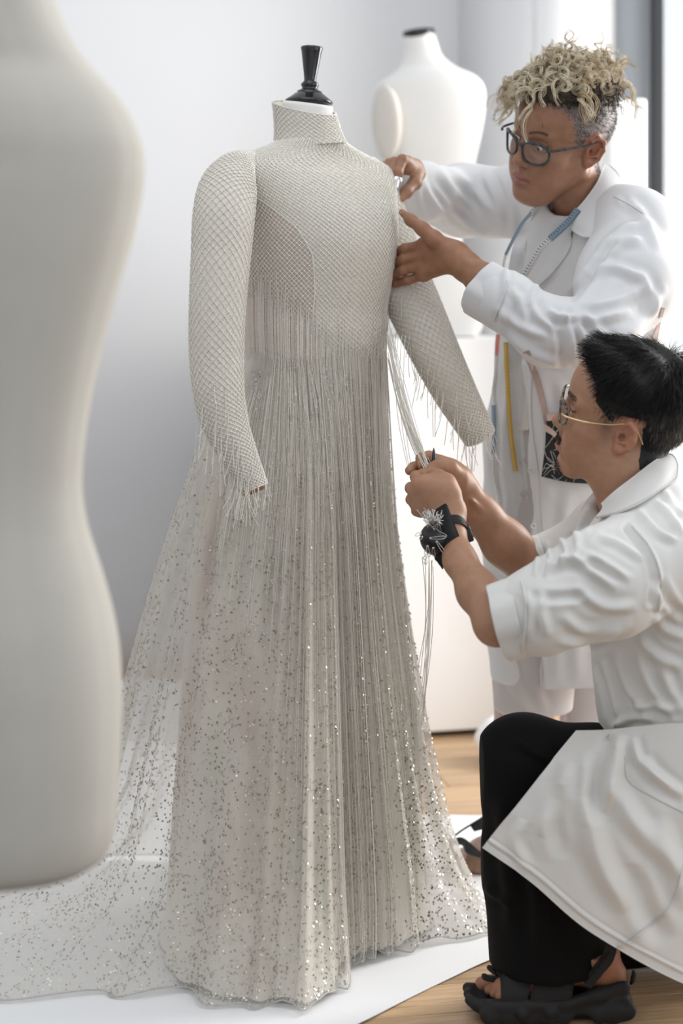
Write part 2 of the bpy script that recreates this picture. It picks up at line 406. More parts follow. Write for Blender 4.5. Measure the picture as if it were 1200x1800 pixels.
def foreground_form():
    D = 2.0; cxp = -62.0
    r = empty('dress_form', ((cxp - 600) / F * D, D, 0), 'large calico dress form close in the foreground, cut by the edge of the picture', 'dress form')
    prof = [(-75, 30), (-55, 62), (-30, 84), (0, 96), (40, 112), (80, 133), (120, 163), (160, 200), (200, 229), (250, 250), (300, 255), (350, 250), (420, 235), (500, 211), (600, 184), (700, 161), (780, 149), (850, 144), (910, 151), (960, 165), (1020, 184), (1100, 204), (1180, 213), (1280, 214), (1380, 209), (1450, 204), (1495, 190), (1515, 165)]
    rings = []
    for y, xe in prof:
        hw = (xe - cxp) / F * D; z = CAMH - (y - YHP) / F * D
        k = np.interp(y, [-75, 0, 120, 300, 500, 850, 1200, 1520], [0.95, 0.9, 0.62, 0.6, 0.66, 0.72, 0.74, 0.7])
        rings.append((z, (cxp - 600) / F * D, D, hw, hw * k, hw * k))
    rings = rings[::-1]
    V, a = loft(rings, math.radians(-95), 96, 150, 2.15)
    # princess and side seams pressed in as fine grooves
    Vs = V.copy(); c = np.array([(cxp - 600) / F * D, D])
    for ia in (4, 14, 24, 34, 44, 52, 62, 72, 82, 92):
        Vs[ia, :, :2] += (c - Vs[ia, :, :2]) / np.linalg.norm(c - Vs[ia, :, :2], axis=1)[:, None] * 0.0012
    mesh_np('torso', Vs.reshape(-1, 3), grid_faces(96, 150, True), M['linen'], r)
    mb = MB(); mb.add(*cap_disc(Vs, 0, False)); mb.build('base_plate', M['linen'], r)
    ctr = np.array([(cxp - 600) / F * D, D, 0]); zt = rings[-1][0]
    V, Q = lathe([(0, 0), (0.05, 0), (0.053, 0.006), (0.05, 0.014), (0.02, 0.025), (0.014, 0.035), (0.026, 0.05), (0.033, 0.1), (0.03, 0.106), (0, 0.108)], ctr + [0, 0, zt - 0.012], 40)
    mesh_np('neck_cap', V, Q, M['black_gloss'], r)
    V, Q = lathe([(0, .02), (0.018, .02), (0.018, 0.55), (0, 0.55)], ctr, 20); mesh_np('pole', V, Q, M['black_gloss'], r)
    V, Q = lathe([(0, 0), (0.17, 0), (0.175, 0.012), (0.16, 0.022), (0.05, 0.035), (0.03, 0.06), (0.0, 0.062)], ctr, 40); mesh_np('base', V, Q, M['black_gloss'], r)
foreground_form()

def far_form():
    D = 4.78; mpp = D / F; ctr = P(752, 515, D)
    r = empty('dress_form', (ctr[0], D, 1.078), 'pale dress form standing far back on the white plinth', 'dress form')
    prof = [(57, 709, 762), (75, 709, 768), (95, 709, 775), (108, 706, 787), (120, 700, 805), (133, 684, 833), (148, 663, 848), (165, 656, 853), (190, 653, 853), (230, 650, 847), (280, 648, 836), (340, 655, 822), (400, 668, 812), (450, 668, 815), (500, 655, 835), (540, 648, 848), (575, 652, 846), (590, 660, 838)]
    rings = []
    for y, xl, xr in prof:
        hw = (xr - xl) / 2 * mpp; cx = ((xl + xr) / 2 - 600) * mpp; z = CAMH - (y - YHP) * mpp
        k = np.interp(y, [57, 110, 150, 250, 400, 590], [0.95, 0.8, 0.62, 0.68, 0.8, 0.8])
        rings.append((z, cx, D, hw, hw * k, hw * k))
    rings = rings[::-1]
    V, a = loft(rings, math.radians(-100), 64, 100, 2.2)
    mesh_np('torso', V.reshape(-1, 3), grid_faces(64, 100, True), M['linen_white'], r)
    top = np.array([rings[-1][1], D, rings[-1][0]])
    tl = np.array(Matrix.Rotation(math.radians(-7), 3, 'Y')) @ np.array(Matrix.Rotation(math.radians(8), 3, 'X'))
    V, Q = lathe([(0, -0.01), (0.044, -0.01), (0.046, 0.0), (0.043, 0.008), (0.02, 0.012), (0, 0.0125)], top, 32, tilt=tl)
    mesh_np('neck_cap', V, Q, M['black_gloss'], r)
    # armhole plate: slightly proud disc of darker calico on the side turned to us
    c = P(678, 214, D - 0.112)
    pr = [(0, 0.012), (0.03, 0.011), (0.05, 0.006), (0.056, 0.0), (0.05, -0.02), (0, -0.02)]
    tl = np.array(Matrix.Rotation(math.radians(-34), 3, 'Z')) @ np.array(Matrix.Rotation(math.radians(96), 3, 'X')) @ np.diag([0.80, 1.85, 1])
    V, Q = lathe(pr, c, 40, tilt=tl); mesh_np('armhole_plate', V, Q, M['linen_mid'], r)
    V, Q = lathe([(0, 0), (0.1, 0), (0.1, 0.012), (0, 0.014)], (ctr[0] + .0, D, 1.0785), 40); mesh_np('base', V, Q, M['linen_white'], r)
far_form()
# ------------------------------------------------------------------ the gown and the form that wears it
GC = np.array([-0.049, 3.22])
YAW = math.radians(-50)                                # the gown faces towards the right and the viewer
gf = np.array([math.cos(YAW), math.sin(YAW)]); gs = np.array([-gf[1], gf[0]])

M['tulle'] = sheer_mat('sheer_tulle', (0.78, 0.755, 0.71), 0.42, 0.4)
M['tulle_hem'] = sheer_mat('tulle_hem', (0.70, 0.68, 0.64), 0.75, 0.4)
def slip_material():
    m, n, l, b = new_mat('silk_lining')
    tc = n.new('ShaderNodeTexCoord'); mp = n.new('ShaderNodeMapping'); mp.inputs['Scale'].default_value = (1, 1, 0.12); l.new(tc.outputs['Object'], mp.inputs[0])
    nz = n.new('ShaderNodeTexNoise'); nz.inputs['Scale'].default_value = 13; nz.inputs['Detail'].default_value = 3; l.new(mp.outputs[0], nz.inputs['Vector'])
    r = n.new('ShaderNodeValToRGB'); l.new(nz.outputs['Fac'], r.inputs[0]); cr_ = r.color_ramp
    cr_.elements[0].position = 0.34; cr_.elements[0].color = (0.67, 0.56, 0.49, 1)
    cr_.elements[1].position = 0.66; cr_.elements[1].color = (0.70, 0.69, 0.605, 1)
    e = cr_.elements.new(0.5); e.color = (0.82, 0.775, 0.70, 1)
    l.new(r.outputs[0], b.inputs['Base Color']); b.inputs['Roughness'].default_value = 0.55; b.inputs['Sheen Weight'].default_value = 0.2
    return m
M['slip'] = slip_material()
M['net'] = mat('beaded_net_ground', (0.82, 0.775, 0.70), 0.75, spec=0.3, var=0.14, vscale=260, bump=0.35, bscale=900)
M['net_side'] = mat('sheer_side_panel', (0.68, 0.595, 0.53), 0.75, spec=0.3, var=0.12, vscale=260, bump=0.3, bscale=900)
M['bead'] = mat('crystal_bead', (0.96, 0.93, 0.86), 0.14, metal=0.2, spec=0.9, var=0.1, vscale=400)
M['strand'] = mat('beaded_thread', (0.93, 0.89, 0.81), 0.3, metal=0.08, spec=0.7, var=0.15, vscale=600)
M['sequin'] = mat('silver_sequin', (0.55, 0.51, 0.45), 0.30, metal=0.75, var=0.15, vscale=300)
M['piping'] = mat('ivory_piping', (0.74, 0.72, 0.67), 0.7)

gown = empty('evening_gown', (GC[0], GC[1], 0.0), 'high-necked long-sleeved beaded ivory gown with bead fringe and a sheer sequinned train', 'gown')
gform = empty('dress_form', (GC[0], GC[1], 0.0), 'dress form with black turned knob wearing the beaded gown', 'dress form')

def ang_interp(tab, th):
    t = np.array(sorted(tab)); a = np.radians(t[:, 0]); v = t[:, 1]
    a = np.concatenate([a - 2 * np.pi, a, a + 2 * np.pi]); v = np.concatenate([v, v, v])
    th = (np.asarray(th) + np.pi) % (2 * np.pi) - np.pi
    # smooth monotone-ish interpolation (cosine)
    i = np.clip(np.searchsorted(a, th) - 1, 0, len(a) - 2)
    u = (th - a[i]) / (a[i + 1] - a[i]); u = u * u * (3 - 2 * u)
    return v[i] * (1 - u) + v[i + 1] * u

A_T = [(0, .238), (-12, .232), (-28, .205), (-45, .20), (-60, .195), (-75, .21), (-88, .29), (-100, .315), (-114, .335), (-130, .34), (-150, .38), (-165, .41), (180, .435), (160, .44), (140, .42), (120, .36), (90, .30), (45, .28), (20, .27)]
H_T = [(0, .335), (-9, .325), (-20, .25), (-28, .222), (-45, .20), (-60, .195), (-72, .22), (-80, .30), (-91, .385), (-102, .37), (-114, .41), (-125, .375), (-138, .47), (-148, .63), (-160, 1.0), (-170, 1.2), (180, 1.28), (170, 1.2), (158, .95), (145, .6), (120, .42), (90, .35), (45, .34), (20, .34)]
E_T = [(0, 1.9), (-28, 1.7), (-60, 1.2), (-90, 1.15), (-120, 1.0), (-150, .85), (180, .72), (150, .8), (120, 1.0), (60, 1.5)]
Z0 = 1.10
def waist_r(th, w=.140, d=.110):
    c = np.cos(th - YAW); s = np.sin(th - YAW)
    return 1 / np.sqrt((c / d) ** 2 + (s / w) ** 2)
_ph = rng.uniform(0, 6.28, 8)
def pleat(th):
    w_ = th + 0.10 * np.sin(3 * th + _ph[0]) + 0.06 * np.sin(7 * th + _ph[1])
    p = np.sin(21 * w_ + _ph[2]) + 0.6 * np.sin(38 * w_ + _ph[3]) + 0.35 * np.sin(61 * w_ + _ph[4])
    return np.sign(p) * np.abs(p / 1.6) ** 0.8
def skirt_raw(th, s, off=0.0):
    """th world angle round the axis, s 0 (waist) .. 1 (hem on the floor); arrays broadcast"""
    th, s = np.broadcast_arrays(np.asarray(th, float), np.asarray(s, float))
    r0 = waist_r(th); A = ang_interp(A_T, th); Hh = ang_interp(H_T, th); e = ang_interp(E_T, th)
    zk = 0.14; sk = 0.78
    u = np.clip(s / sk, 0, 1); v = np.clip((s - sk) / (1 - sk), 0, 1)
    ext = np.clip((Hh - A) / 0.8, 0, 1); m = 1.1 + 2.0 * ext
    z = np.where(s <= sk, Z0 + (zk - Z0) * u, zk * (1 - v) ** m + 0.006)
    r = np.where(s <= sk, r0 + (A - r0) * u ** e, A + (Hh - A) * v)
    amp = 0.0008 + 0.0155 * np.minimum(u * 1.6, .6 + .4 * u) * (1 + 0.6 * v * (1 - ext))
    amp = amp * np.where(v > 0, 1 - (0.45 + .4 * ext) * v, 1)
    p = pleat(th)
    r = r + amp * p
    # the train's folds run lengthwise on the floor: lift the cloth along them
    z = z + np.where(v > 0, ext * v * (1 - v ** 4) * 0.020 * (0.6 + 0.6 * np.sin(26 * th + 1.0) + .35 * np.sin(57 * th)), 0)
    # ruffled hem
    z = z + v ** 6 * (1 - ext) * (0.006 * (1 + np.sin(33 * th + 1.3)) + .008 * (1 + np.sin(11 * th))) * 0.5
    r = r + off
    return np.stack([GC[0] + r * np.cos(th), GC[1] + r * np.sin(th), z + off * 0.2], -1)

def skirt_pt(th, s, off=0.0):
    """the cloth's fall with the break above the hem eased out"""
    th, s = np.broadcast_arrays(np.asarray(th, float), np.asarray(s, float))
    d = .07 * np.clip((1 - s) / .14, 0, 1) * np.clip(s / .14, 0, 1)
    return (skirt_raw(th, s - d, off) + skirt_raw(th, s - .5 * d, off) + skirt_raw(th, s, off) + skirt_raw(th, s + .5 * d, off) + skirt_raw(th, s + d, off)) / 5

def facing(Vp, N):                                     # towards the lens side, used to skip bead work on the back
    d = np.array([0, 0, CAMH]) - Vp; d /= np.linalg.norm(d, axis=-1)[..., None]
    return (N * d).sum(-1)

def build_skirt():
    nt, ns = 900, 130
    th = np.linspace(-np.pi, np.pi, nt, endpoint=False)
    s = np.concatenate([np.linspace(0, .78, 70, endpoint=False), np.linspace(.78, 1, 60)])
    V = skirt_pt(th[:, None], s[None, :])
    mesh_np('tulle_overskirt', V.reshape(-1, 3), grid_faces(nt, ns, True), M['tulle'], gown)
    # rolled hem cord
    h = V[:, -1]; h = np.vstack([h, h[:1]])
    Vt, Q, T = tube(h + [0, 0, 0.001], 0.0015, 6, False)
    mesh_np('hem_piping', Vt, Q, M['tulle_hem'], gown)
    # lining column
    nt2, ns2 = 420, 60
    th = np.linspace(-np.pi, np.pi, nt2, endpoint=False)[:, None]; u = np.linspace(0, 1, ns2)[None, :]
    CAP = [(0, .215), (-30, .195), (-60, .18), (-76, .20), (-88, .37), (-125, .37), (-140, .33), (-155, .30), (180, .29), (150, .28), (120, .27), (90, .26), (40, .24)]
    p = skirt_pt(th, u * .985, -0.010); r = np.hypot(p[:, :, 0] - GC[0], p[:, :, 1] - GC[1])
    cap = ang_interp(CAP, th) * (.66 + .34 * u ** .8); r = -np.log(np.exp(-r * 90) + np.exp(-cap * 90)) / 90
    zl = np.maximum(p[:, :, 2], .008)
    V = np.stack([GC[0] + r * np.cos(th), GC[1] + r * np.sin(th), zl], -1)
    mesh_np('lining', V.reshape(-1, 3), grid_faces(nt2, ns2, True), M['slip'], gown)
build_skirt()

def sequins():
    N = 24000
    th = rng.uniform(-np.pi, np.pi, N * 2); s = np.where(rng.random(N * 2) < 0.62, rng.uniform(0.03, .78, N * 2), rng.uniform(.78, 1, N * 2))
    dens = ang_interp(H_T, th)
    keep = np.where(s < .78, rng.random(N * 2) < np.clip(0.25 + 0.75 * (s / .78), 0, 1), rng.random(N * 2) < np.clip(dens * 0.95, 0.16, 1))
    # only the half that can be seen from the picture's side and a step beside it
    c = np.cos(th + np.pi / 2)
    keep &= (c > -0.35) | (np.abs(th) > 2.4)
    th, s = th[keep], s[keep]
    p = skirt_pt(th, s, 0.0012)
    e = 1e-3
    du = skirt_pt(th + e, s, .0012) - p; dv = skirt_pt(th, np.clip(s + e, 0, 1.0), .0012) - skirt_pt(th, np.clip(s - e, 0, 1), .0012)
    n = np.cross(dv, du); n /= np.linalg.norm(n, axis=1)[:, None] + 1e-12
    n += rng.normal(scale=0.22, size=n.shape); n /= np.linalg.norm(n, axis=1)[:, None]
    a = np.cross(n, [0.3, 0.2, 0.9]); a /= np.linalg.norm(a, axis=1)[:, None]; b = np.cross(n, a)
    rr = rng.uniform(0.0016, 0.0024, len(th))
    k = np.arange(6) * np.pi / 3
    V = p[:, None] + rr[:, None, None] * (np.cos(k)[None, :, None] * a[:, None] + np.sin(k)[None, :, None] * b[:, None])
    base = np.arange(len(th))[:, None] * 6
    T = np.stack([np.concatenate([base + 0, base + i, base + i + 1], 1) for i in range(1, 5)], 1).reshape(-1, 3)
    o = mesh_np('sequins', V.reshape(-1, 3), T, M['sequin'], gown, False); o['kind'] = 'stuff'
sequins()

# ---- bodice
def fw(d): return GC + gf * d
B_R = [(0.95, 0, .126, .098, .098), (1.03, 0, .133, .104, .104), (1.085, 0, .138, .108, .108), (1.13, 0, .141, .111, .111), (1.17, .0, .142, .112, .108), (1.216, .004, .146, .118, .104), (1.26, .006, .152, .126, .102), (1.30, .008, .157, .127, .102), (1.345, .008, .163, .115, .100), (1.385, .004, .176, .095, .095), (1.415, 0, .188, .078, .087), (1.434, -.004, .190, .066, .078), (1.449, -.008, .168, .060, .068), (1.463, -.012, .128, .058, .062), (1.475, -.014, .092, .058, .057), (1.488, -.015, .064, .057, .055)]
def ringpos(z, d, w_, df, db):
    c = fw(d); return (z, c[0], c[1], w_, df, db)
bod, ba = loft([ringpos(*r) for r in B_R], YAW, 168, 200, 2.25)
ba_w = ba                                              # 0 = its left side (lateral +), pi/2 front
def patch_faces(n_a, n_z, mask):
    Fq = grid_faces(n_a, n_z, True); return Fq[mask.reshape(-1)]
# princess seam: side panel between the armhole and a curve running from the armhole to the waist
front_c = 1.75                                        # angle of the wearer's right side = pi, front = pi/2
zz = bod[0, :, 2]
seam_a = np.interp(zz, [1.085, 1.20, 1.27, 1.32, 1.36, 1.385], [2.15, 2.15, 2.22, 2.42, 2.75, 3.0])
am = (ba[:, None] + 0.5 * (ba[1] - ba[0]))
side = (am > seam_a[None, :]) & (am < 3.7) & (zz[None, :] < 1.385)
sideL = (am < (np.pi - seam_a[None, :])) & (zz[None, :] < 1.385) | ((am > 5.8) & (zz[None, :] < 1.385))
sm = (side | sideL)[:, :-1]
mesh_np('bodice', bod.reshape(-1, 3), patch_faces(168, 200, ~sm), M['net'], gown)
o = mesh_np('side_panel', bod.reshape(-1, 3), patch_faces(168, 200, sm), M['net_side'], gown); o['label'] = 'sheer pinkish side panel'
# seam piping
k0 = [np.argmin(np.abs(ba - a_)) for a_ in seam_a]
def bod_at(a_, z_, off=0.0):
    """point of the bodice at ring angle a_ and height z_ (arrays), pushed out by off"""
    a_ = np.asarray(a_) % (2 * np.pi); fa = a_ / (2 * np.pi) * 168; i = np.floor(fa).astype(int) % 168; ua = (fa - np.floor(fa))[..., None]
    fz = np.interp(z_, zz, np.arange(200)); j = np.clip(np.floor(fz).astype(int), 0, 198); uz = (fz - j)[..., None]
    i2 = (i + 1) % 168
    p = (bod[i, j] * (1 - ua) + bod[i2, j] * ua) * (1 - uz) + (bod[i, j + 1] * (1 - ua) + bod[i2, j + 1] * ua) * uz
    da = bod[i2, j] - bod[i, j]; dz = bod[i, j + 1] - bod[i, j]
    n = np.cross(dz, da); n /= np.linalg.norm(n, axis=-1)[..., None] + 1e-12
    return p + n * off, n
zs = np.linspace(1.10, 1.383, 60)
pp, _ = bod_at(np.interp(zs, zz, seam_a), zs, 0.001)
Vt, Q, T = tube(pp, 0.0016, 6); mesh_np('princess_seam', Vt, Q, M['piping'], gown)

# ---- collar (stand), leaning forward
def col_ring(t):
    c = np.array([*fw(-0.015), 1.484]) * (1 - t) + np.array([*(fw(-0.015) + np.array([-.012, 0])), 1.551]) * t
    return c
na, nz_ = 96, 16
a = np.linspace(0, 2 * np.pi, na, endpoint=False)
Vc = np.zeros((na, nz_, 3))
for j in range(nz_):
    t = j / (nz_ - 1); c = col_ring(t)
    w_ = .0665 * (1 - t) + .0600 * t + .004 * (1 - t) ** 4; d_ = .061 * (1 - t) + .058 * t + .004 * (1 - t) ** 4
    lat = np.cos(a) * w_; fr = np.sin(a) * d_
    Vc[:, j, 0] = c[0] + gs[0] * lat * -1 + gf[0] * fr; Vc[:, j, 1] = c[1] + gs[1] * lat * -1 + gf[1] * fr
    Vc[:, j, 2] = c[2] - np.sin(a) * (0.006 + 0.012 * t) - 0.004 * np.sin(a * 2 + .4) * (1 - t)
Vin = Vc.copy(); cen = Vc.mean(0, keepdims=True); Vin = cen + (Vc - cen) * 0.965; Vin[:, :, 2] = Vc[:, :, 2]
Qc = grid_faces(na, nz_, True)
top = np.stack([np.arange(na) * nz_ + nz_ - 1, (np.arange(na) + 1) % na * nz_ + nz_ - 1, (np.arange(na) + 1) % na * nz_ + nz_ - 1 + na * nz_, np.arange(na) * nz_ + nz_ - 1 + na * nz_], -1)
mesh_np('collar', np.vstack([Vc.reshape(-1, 3), Vin.reshape(-1, 3)]), [Qc[:, ::-1], Qc + na * nz_, top], M['net'], gown)
Vt, Q, T = tube(np.vstack([Vc[:, -1], Vc[:1, -1]]), 0.0014, 6, False); mesh_np('collar_piping', Vt, Q, M['piping'], gown)

# ---- sleeves
def sleeve(ctrl, name, n_a=72, n_l=150):
    """ctrl rows: px, py, depth, radius in pixels across, depth radius factor"""
    c = np.array([[*P(a_, b_, d_), r_ * d_ / F, k_] for a_, b_, d_, r_, k_ in ctrl]); c = cr(c, n_l)
    p = c[:, :3]; t = np.gradient(p, axis=0); t /= np.linalg.norm(t, axis=1)[:, None]
    dv = np.array([0, 1.0, 0]); e1 = np.cross(t, dv); e1 /= np.linalg.norm(e1, axis=1)[:, None]; e2 = np.cross(e1, t)
    a_ = np.linspace(0, 2 * np.pi, n_a, endpoint=False)
    rad = c[:, 3]; L = np.concatenate([[0], np.cumsum(np.linalg.norm(np.diff(p, axis=0), axis=1))])
    V = p[None] + (rad[:, None] * e1)[None] * np.cos(a_)[:, None, None] + (rad * c[:, 4])[None, :, None] * e2[None] * np.sin(a_)[:, None, None]
    return V, L, rad.mean()
SL_R = [(446, 276, 3.13, 8, 1), (428, 286, 3.10, 22, 1), (412, 304, 3.07, 37, 1), (400, 334, 3.04, 50, 1), (393, 380, 3.01, 53, 1), (388, 450, 2.99, 51, 1), (382, 540, 2.97, 48.5, 1), (380, 620, 2.955, 46.5, 1), (384, 690, 2.94, 44, 1), (394, 740, 2.93, 40, 1), (412, 785, 2.92, 34, 1), (431, 825, 2.91, 28, 1), (446, 860, 2.905, 25, 1)]
SL_L = [(636, 292, 3.30, 20, 1), (645, 304, 3.30, 30, 1), (660, 345, 3.31, 39, 1), (684, 420, 3.31, 44, 1), (706, 490, 3.29, 48, 1), (733, 550, 3.27, 46, 1), (765, 620, 3.24, 42, 1), (797, 685, 3.23, 37, 1), (822, 730, 3.235, 32, 1), (843, 768, 3.245, 28, 1)]
SLV = []
for ctrl, nm in ((SL_R, 'sleeve'), (SL_L, 'sleeve')):
    V, L, rm = sleeve(ctrl, nm)
    # a few creases along the inside
    mesh_np('sleeve', V.reshape(-1, 3), grid_faces(72, 150, True)[:, ::-1], M['net'], gown)
    SLV.append((V, L, rm))
    mbc = MB(); mbc.add(*cap_disc(V, 144)); mbc.build('cuff_lining', M['net_side'], gown)
    rim = V[:, -1]; Vt, Q, T = tube(np.vstack([rim, rim[:1]]), 0.0016, 6, False); mesh_np('cuff_piping', Vt, Q, M['piping'], gown)

# ---- bead net: diamonds of beads over bodice, collar and sleeves
def net_on(fn, nu, nvv, keep=None, thin=0.0):
    """fn(u in 0..1 arrays, v in 0..1) -> point, normal"""
    I, J = np.meshgrid(np.arange(nu * 2), np.arange(nvv), indexing='ij')
    m = (I + J) % 2 == 0; I, J = I[m], J[m]
    cs, rs = [], []
    def put(u, v, r):
        p, n = fn(u % 1.0, v); k = facing(p, n) > -0.25
        if keep is not None: k &= keep(u % 1.0, v)
        p = p[k]; n = n[k]
        cs.append(p + n * 0.0006); rs.append(np.full(len(p), r) * rng.uniform(.8, 1.2, len(p)))
    u = I / (nu * 2); v = J / (nvv - 1)
    put(u, v, 0.00185)
    for sgn in (1, -1):
        for f_ in (.25, .5, .75):
            vv = (J + f_) / (nvv - 1); ok = vv <= 1
            put((I + sgn * f_)[ok] / (nu * 2), vv[ok], 0.0012)
    return np.concatenate(cs), np.concatenate(rs)
BC, BR = [], []
LOW = lambda a_: np.interp(((a_ + np.pi) % (2 * np.pi)) - np.pi, [-np.pi, -2, 0, .9, 1.4, 1.9, 2.3, 2.9, np.pi], [1.19, 1.19, 1.17, 1.08, 1.066, 1.09, 1.14, 1.185, 1.19])
def f_b(u, v): return bod_at(u * 2 * np.pi, 1.062 + v * (1.486 - 1.062), 0.0006)
c_, r_ = net_on(f_b, 88, 94, keep=lambda u, v: (1.062 + v * .424) > LOW(u * 2 * np.pi) + .012 * np.abs(((u * 88) % 1) - .5)); BC.append(c_); BR.append(r_)
def grid_fn(V, flip=1):
    na_, nl_ = V.shape[:2]
    def fn(u, v):
        fa = (u % 1.0) * na_; i = np.floor(fa).astype(int) % na_; ua = (fa - np.floor(fa))[..., None]; i2 = (i + 1) % na_
        fz = np.clip(v, 0, 1) * (nl_ - 1); j = np.clip(np.floor(fz).astype(int), 0, nl_ - 2); uz = (fz - j)[..., None]
        p = (V[i, j] * (1 - ua) + V[i2, j] * ua) * (1 - uz) + (V[i, j + 1] * (1 - ua) + V[i2, j + 1] * ua) * uz
        n = np.cross(V[i2, j] - V[i, j], V[i, j + 1] - V[i, j]) * flip; n /= np.linalg.norm(n, axis=-1)[..., None] + 1e-12
        return p + n * 0.0006, n
    return fn
def outward(V):
    fn = grid_fn(V); u = np.array([0.13]); p, n = fn(u, np.array([.5])); c = V[:, V.shape[1] // 2].mean(0)
    return 1 if ((p[0] - c) * n[0]).sum() > 0 else -1
sfn = []
for V, L, rm in SLV:
    fn = grid_fn(V, outward(V)); sfn.append(fn)
    c_, r_ = net_on(fn, int(round(2 * np.pi * rm / .0105)), int(round(L[-1] / .0052))); BC.append(c_); BR.append(r_)
c_, r_ = net_on(grid_fn(Vc, outward(Vc)), 34, 15); BC.append(c_); BR.append(r_)
mb = MB(); mb.add(*beads(np.concatenate(BC), np.concatenate(BR)))
o = mb.build('bead_net', M['bead'], gown, False); o['kind'] = 'stuff'

# ---- bead fringe hanging from the net over the skirt
def fringe():
    cur = []; n = 380; m = 40
    ths = np.concatenate([rng.uniform(-2.5, 0.06, int(n * .95)), rng.uniform(-2.8, .3, n - int(n * .95))])
    cl = rng.uniform(-2.4, .06, 110)                     # strands bunch together into tassels
    for i, th in enumerate(ths):
        if rng.random() < 0.15: th = cl[np.argmin(np.abs(cl - th))] + rng.normal(scale=.006)
        ra = (YAW + np.pi / 2 - th)
        lo = float(LOW(np.array([ra]))[0]); zt = lo + rng.uniform(-.005, .05) * (1 if rng.random() < .8 else 1.6)
        front = -1.42 < th < 0.05
        zb = rng.uniform(0.012, 0.10) if front else rng.uniform(.30, .95)
        if rng.random() < .18: zb = rng.uniform(.4, 1.0)
        z = np.linspace(zt, zb, m)
        s = np.clip((Z0 - z) / (Z0 - .14) * .78, 0, 1); s = np.where(z < .14, .78 + .22 * (1 - np.clip((z - .006) / .14, 0, 1) ** (1 / 1.1)), s)
        dr = rng.normal(scale=.010); thl = th + dr * np.linspace(0, 1, m) ** 1.5
        # hanging threads bridge the pleats: run them on the pleat crests
        q = skirt_pt(thl, s, 0.004)
        rad = np.hypot(q[:, 0] - GC[0], q[:, 1] - GC[1])
        base = np.hypot(*(skirt_pt(thl, s, 0.0)[:, :2] - GC).T)
        qq = skirt_pt(thl, s, 0.0)
        r_env = rad + 0.004 * np.linspace(0, 1, m)
        if th > -0.80: r_env = np.minimum(r_env, waist_r(th) + .012 + .062 * np.linspace(0, 1, m) + .012 * rng.random())
        if th < -1.75: r_env = np.minimum(r_env, waist_r(th) + .012 + .07 * np.linspace(0, 1, m) + .03 * rng.random())
        q[:, 0] = GC[0] + r_env * np.cos(thl); q[:, 1] = GC[1] + r_env * np.sin(thl)
        q[:, 2] = z
        up = z > 1.07
        if up.any():
            pb, nb = bod_at(np.full(up.sum(), ra), z[up], 0.0035)
            q[up] = pb
            k = up.sum()
            if k < m - 12:                             # ease from the bodice on to the skirt
                tgt = q[k + 11, :2].copy()
                for jj in range(11):
                    f_ = (jj + 1) / 12; q[k + jj, :2] = np.where(f_ < 1, pb[-1, :2] * (1 - f_) + tgt * f_, tgt)
        cur.append(q)
    cur = np.array(cur)
    mb = MB(); mb.add(*many_tubes(cur, 0.00042, 3))
    mb.add(*beads(cur[:, 1::2].reshape(-1, 3) + rng.normal(scale=.0015, size=cur[:, 1::2].reshape(-1, 3).shape), rng.uniform(.0005, .0013, cur[:, 1::2].reshape(-1, 3).shape[0])))
    o = mb.build('bead_fringe', M['strand'], gown, False); o['kind'] = 'stuff'
    # short fringe along the sleeves
    cur = []; N = 170; m = 8
    for k, fn in enumerate(sfn):
        v = rng.uniform(0.55, 1.0, N) ** 0.7; v[:60] = rng.uniform(.93, 1.0, 60)
        u = rng.uniform(0, 1, N)
        if k == 1:
            v = np.where(rng.random(N) < .75, rng.uniform(.35, 1, N), v)
        p, n_ = fn(u, np.clip(v, 0, .995))
        if k == 0: ok = ((facing(p, n_) > -.2)); 
        else: ok = (facing(p, n_) > -.35) & ((n_[:, 2] < 0.1) | (v > .9))
        p, n_ = p[ok], n_[ok]
        Ls = rng.uniform(.025, .075, len(p)) * np.where(v[ok] > .6, 1, .7)
        t = np.linspace(0, 1, m)
        q = p[:, None] + n_[:, None] * (0.004 * np.sqrt(t))[None, :, None]
        q[:, :, 2] -= Ls[:, None] * t[None]
        q[:, :, 0] += rng.normal(scale=.008, size=len(p))[:, None] * t[None] ** 2
        q[:, :, 1] -= (0.012 * t)[None]
        cur.append(q)
    cur = np.concatenate(cur); mb = MB(); mb.add(*many_tubes(cur, 0.0007, 3))
    mb.add(*beads(cur[:, 1::2].reshape(-1, 3), rng.uniform(.0008, .0014, cur[:, 1::2].reshape(-1, 3).shape[0])))
    o = mb.build('sleeve_fringe', M['strand'], gown, False); o['kind'] = 'stuff'
fringe()

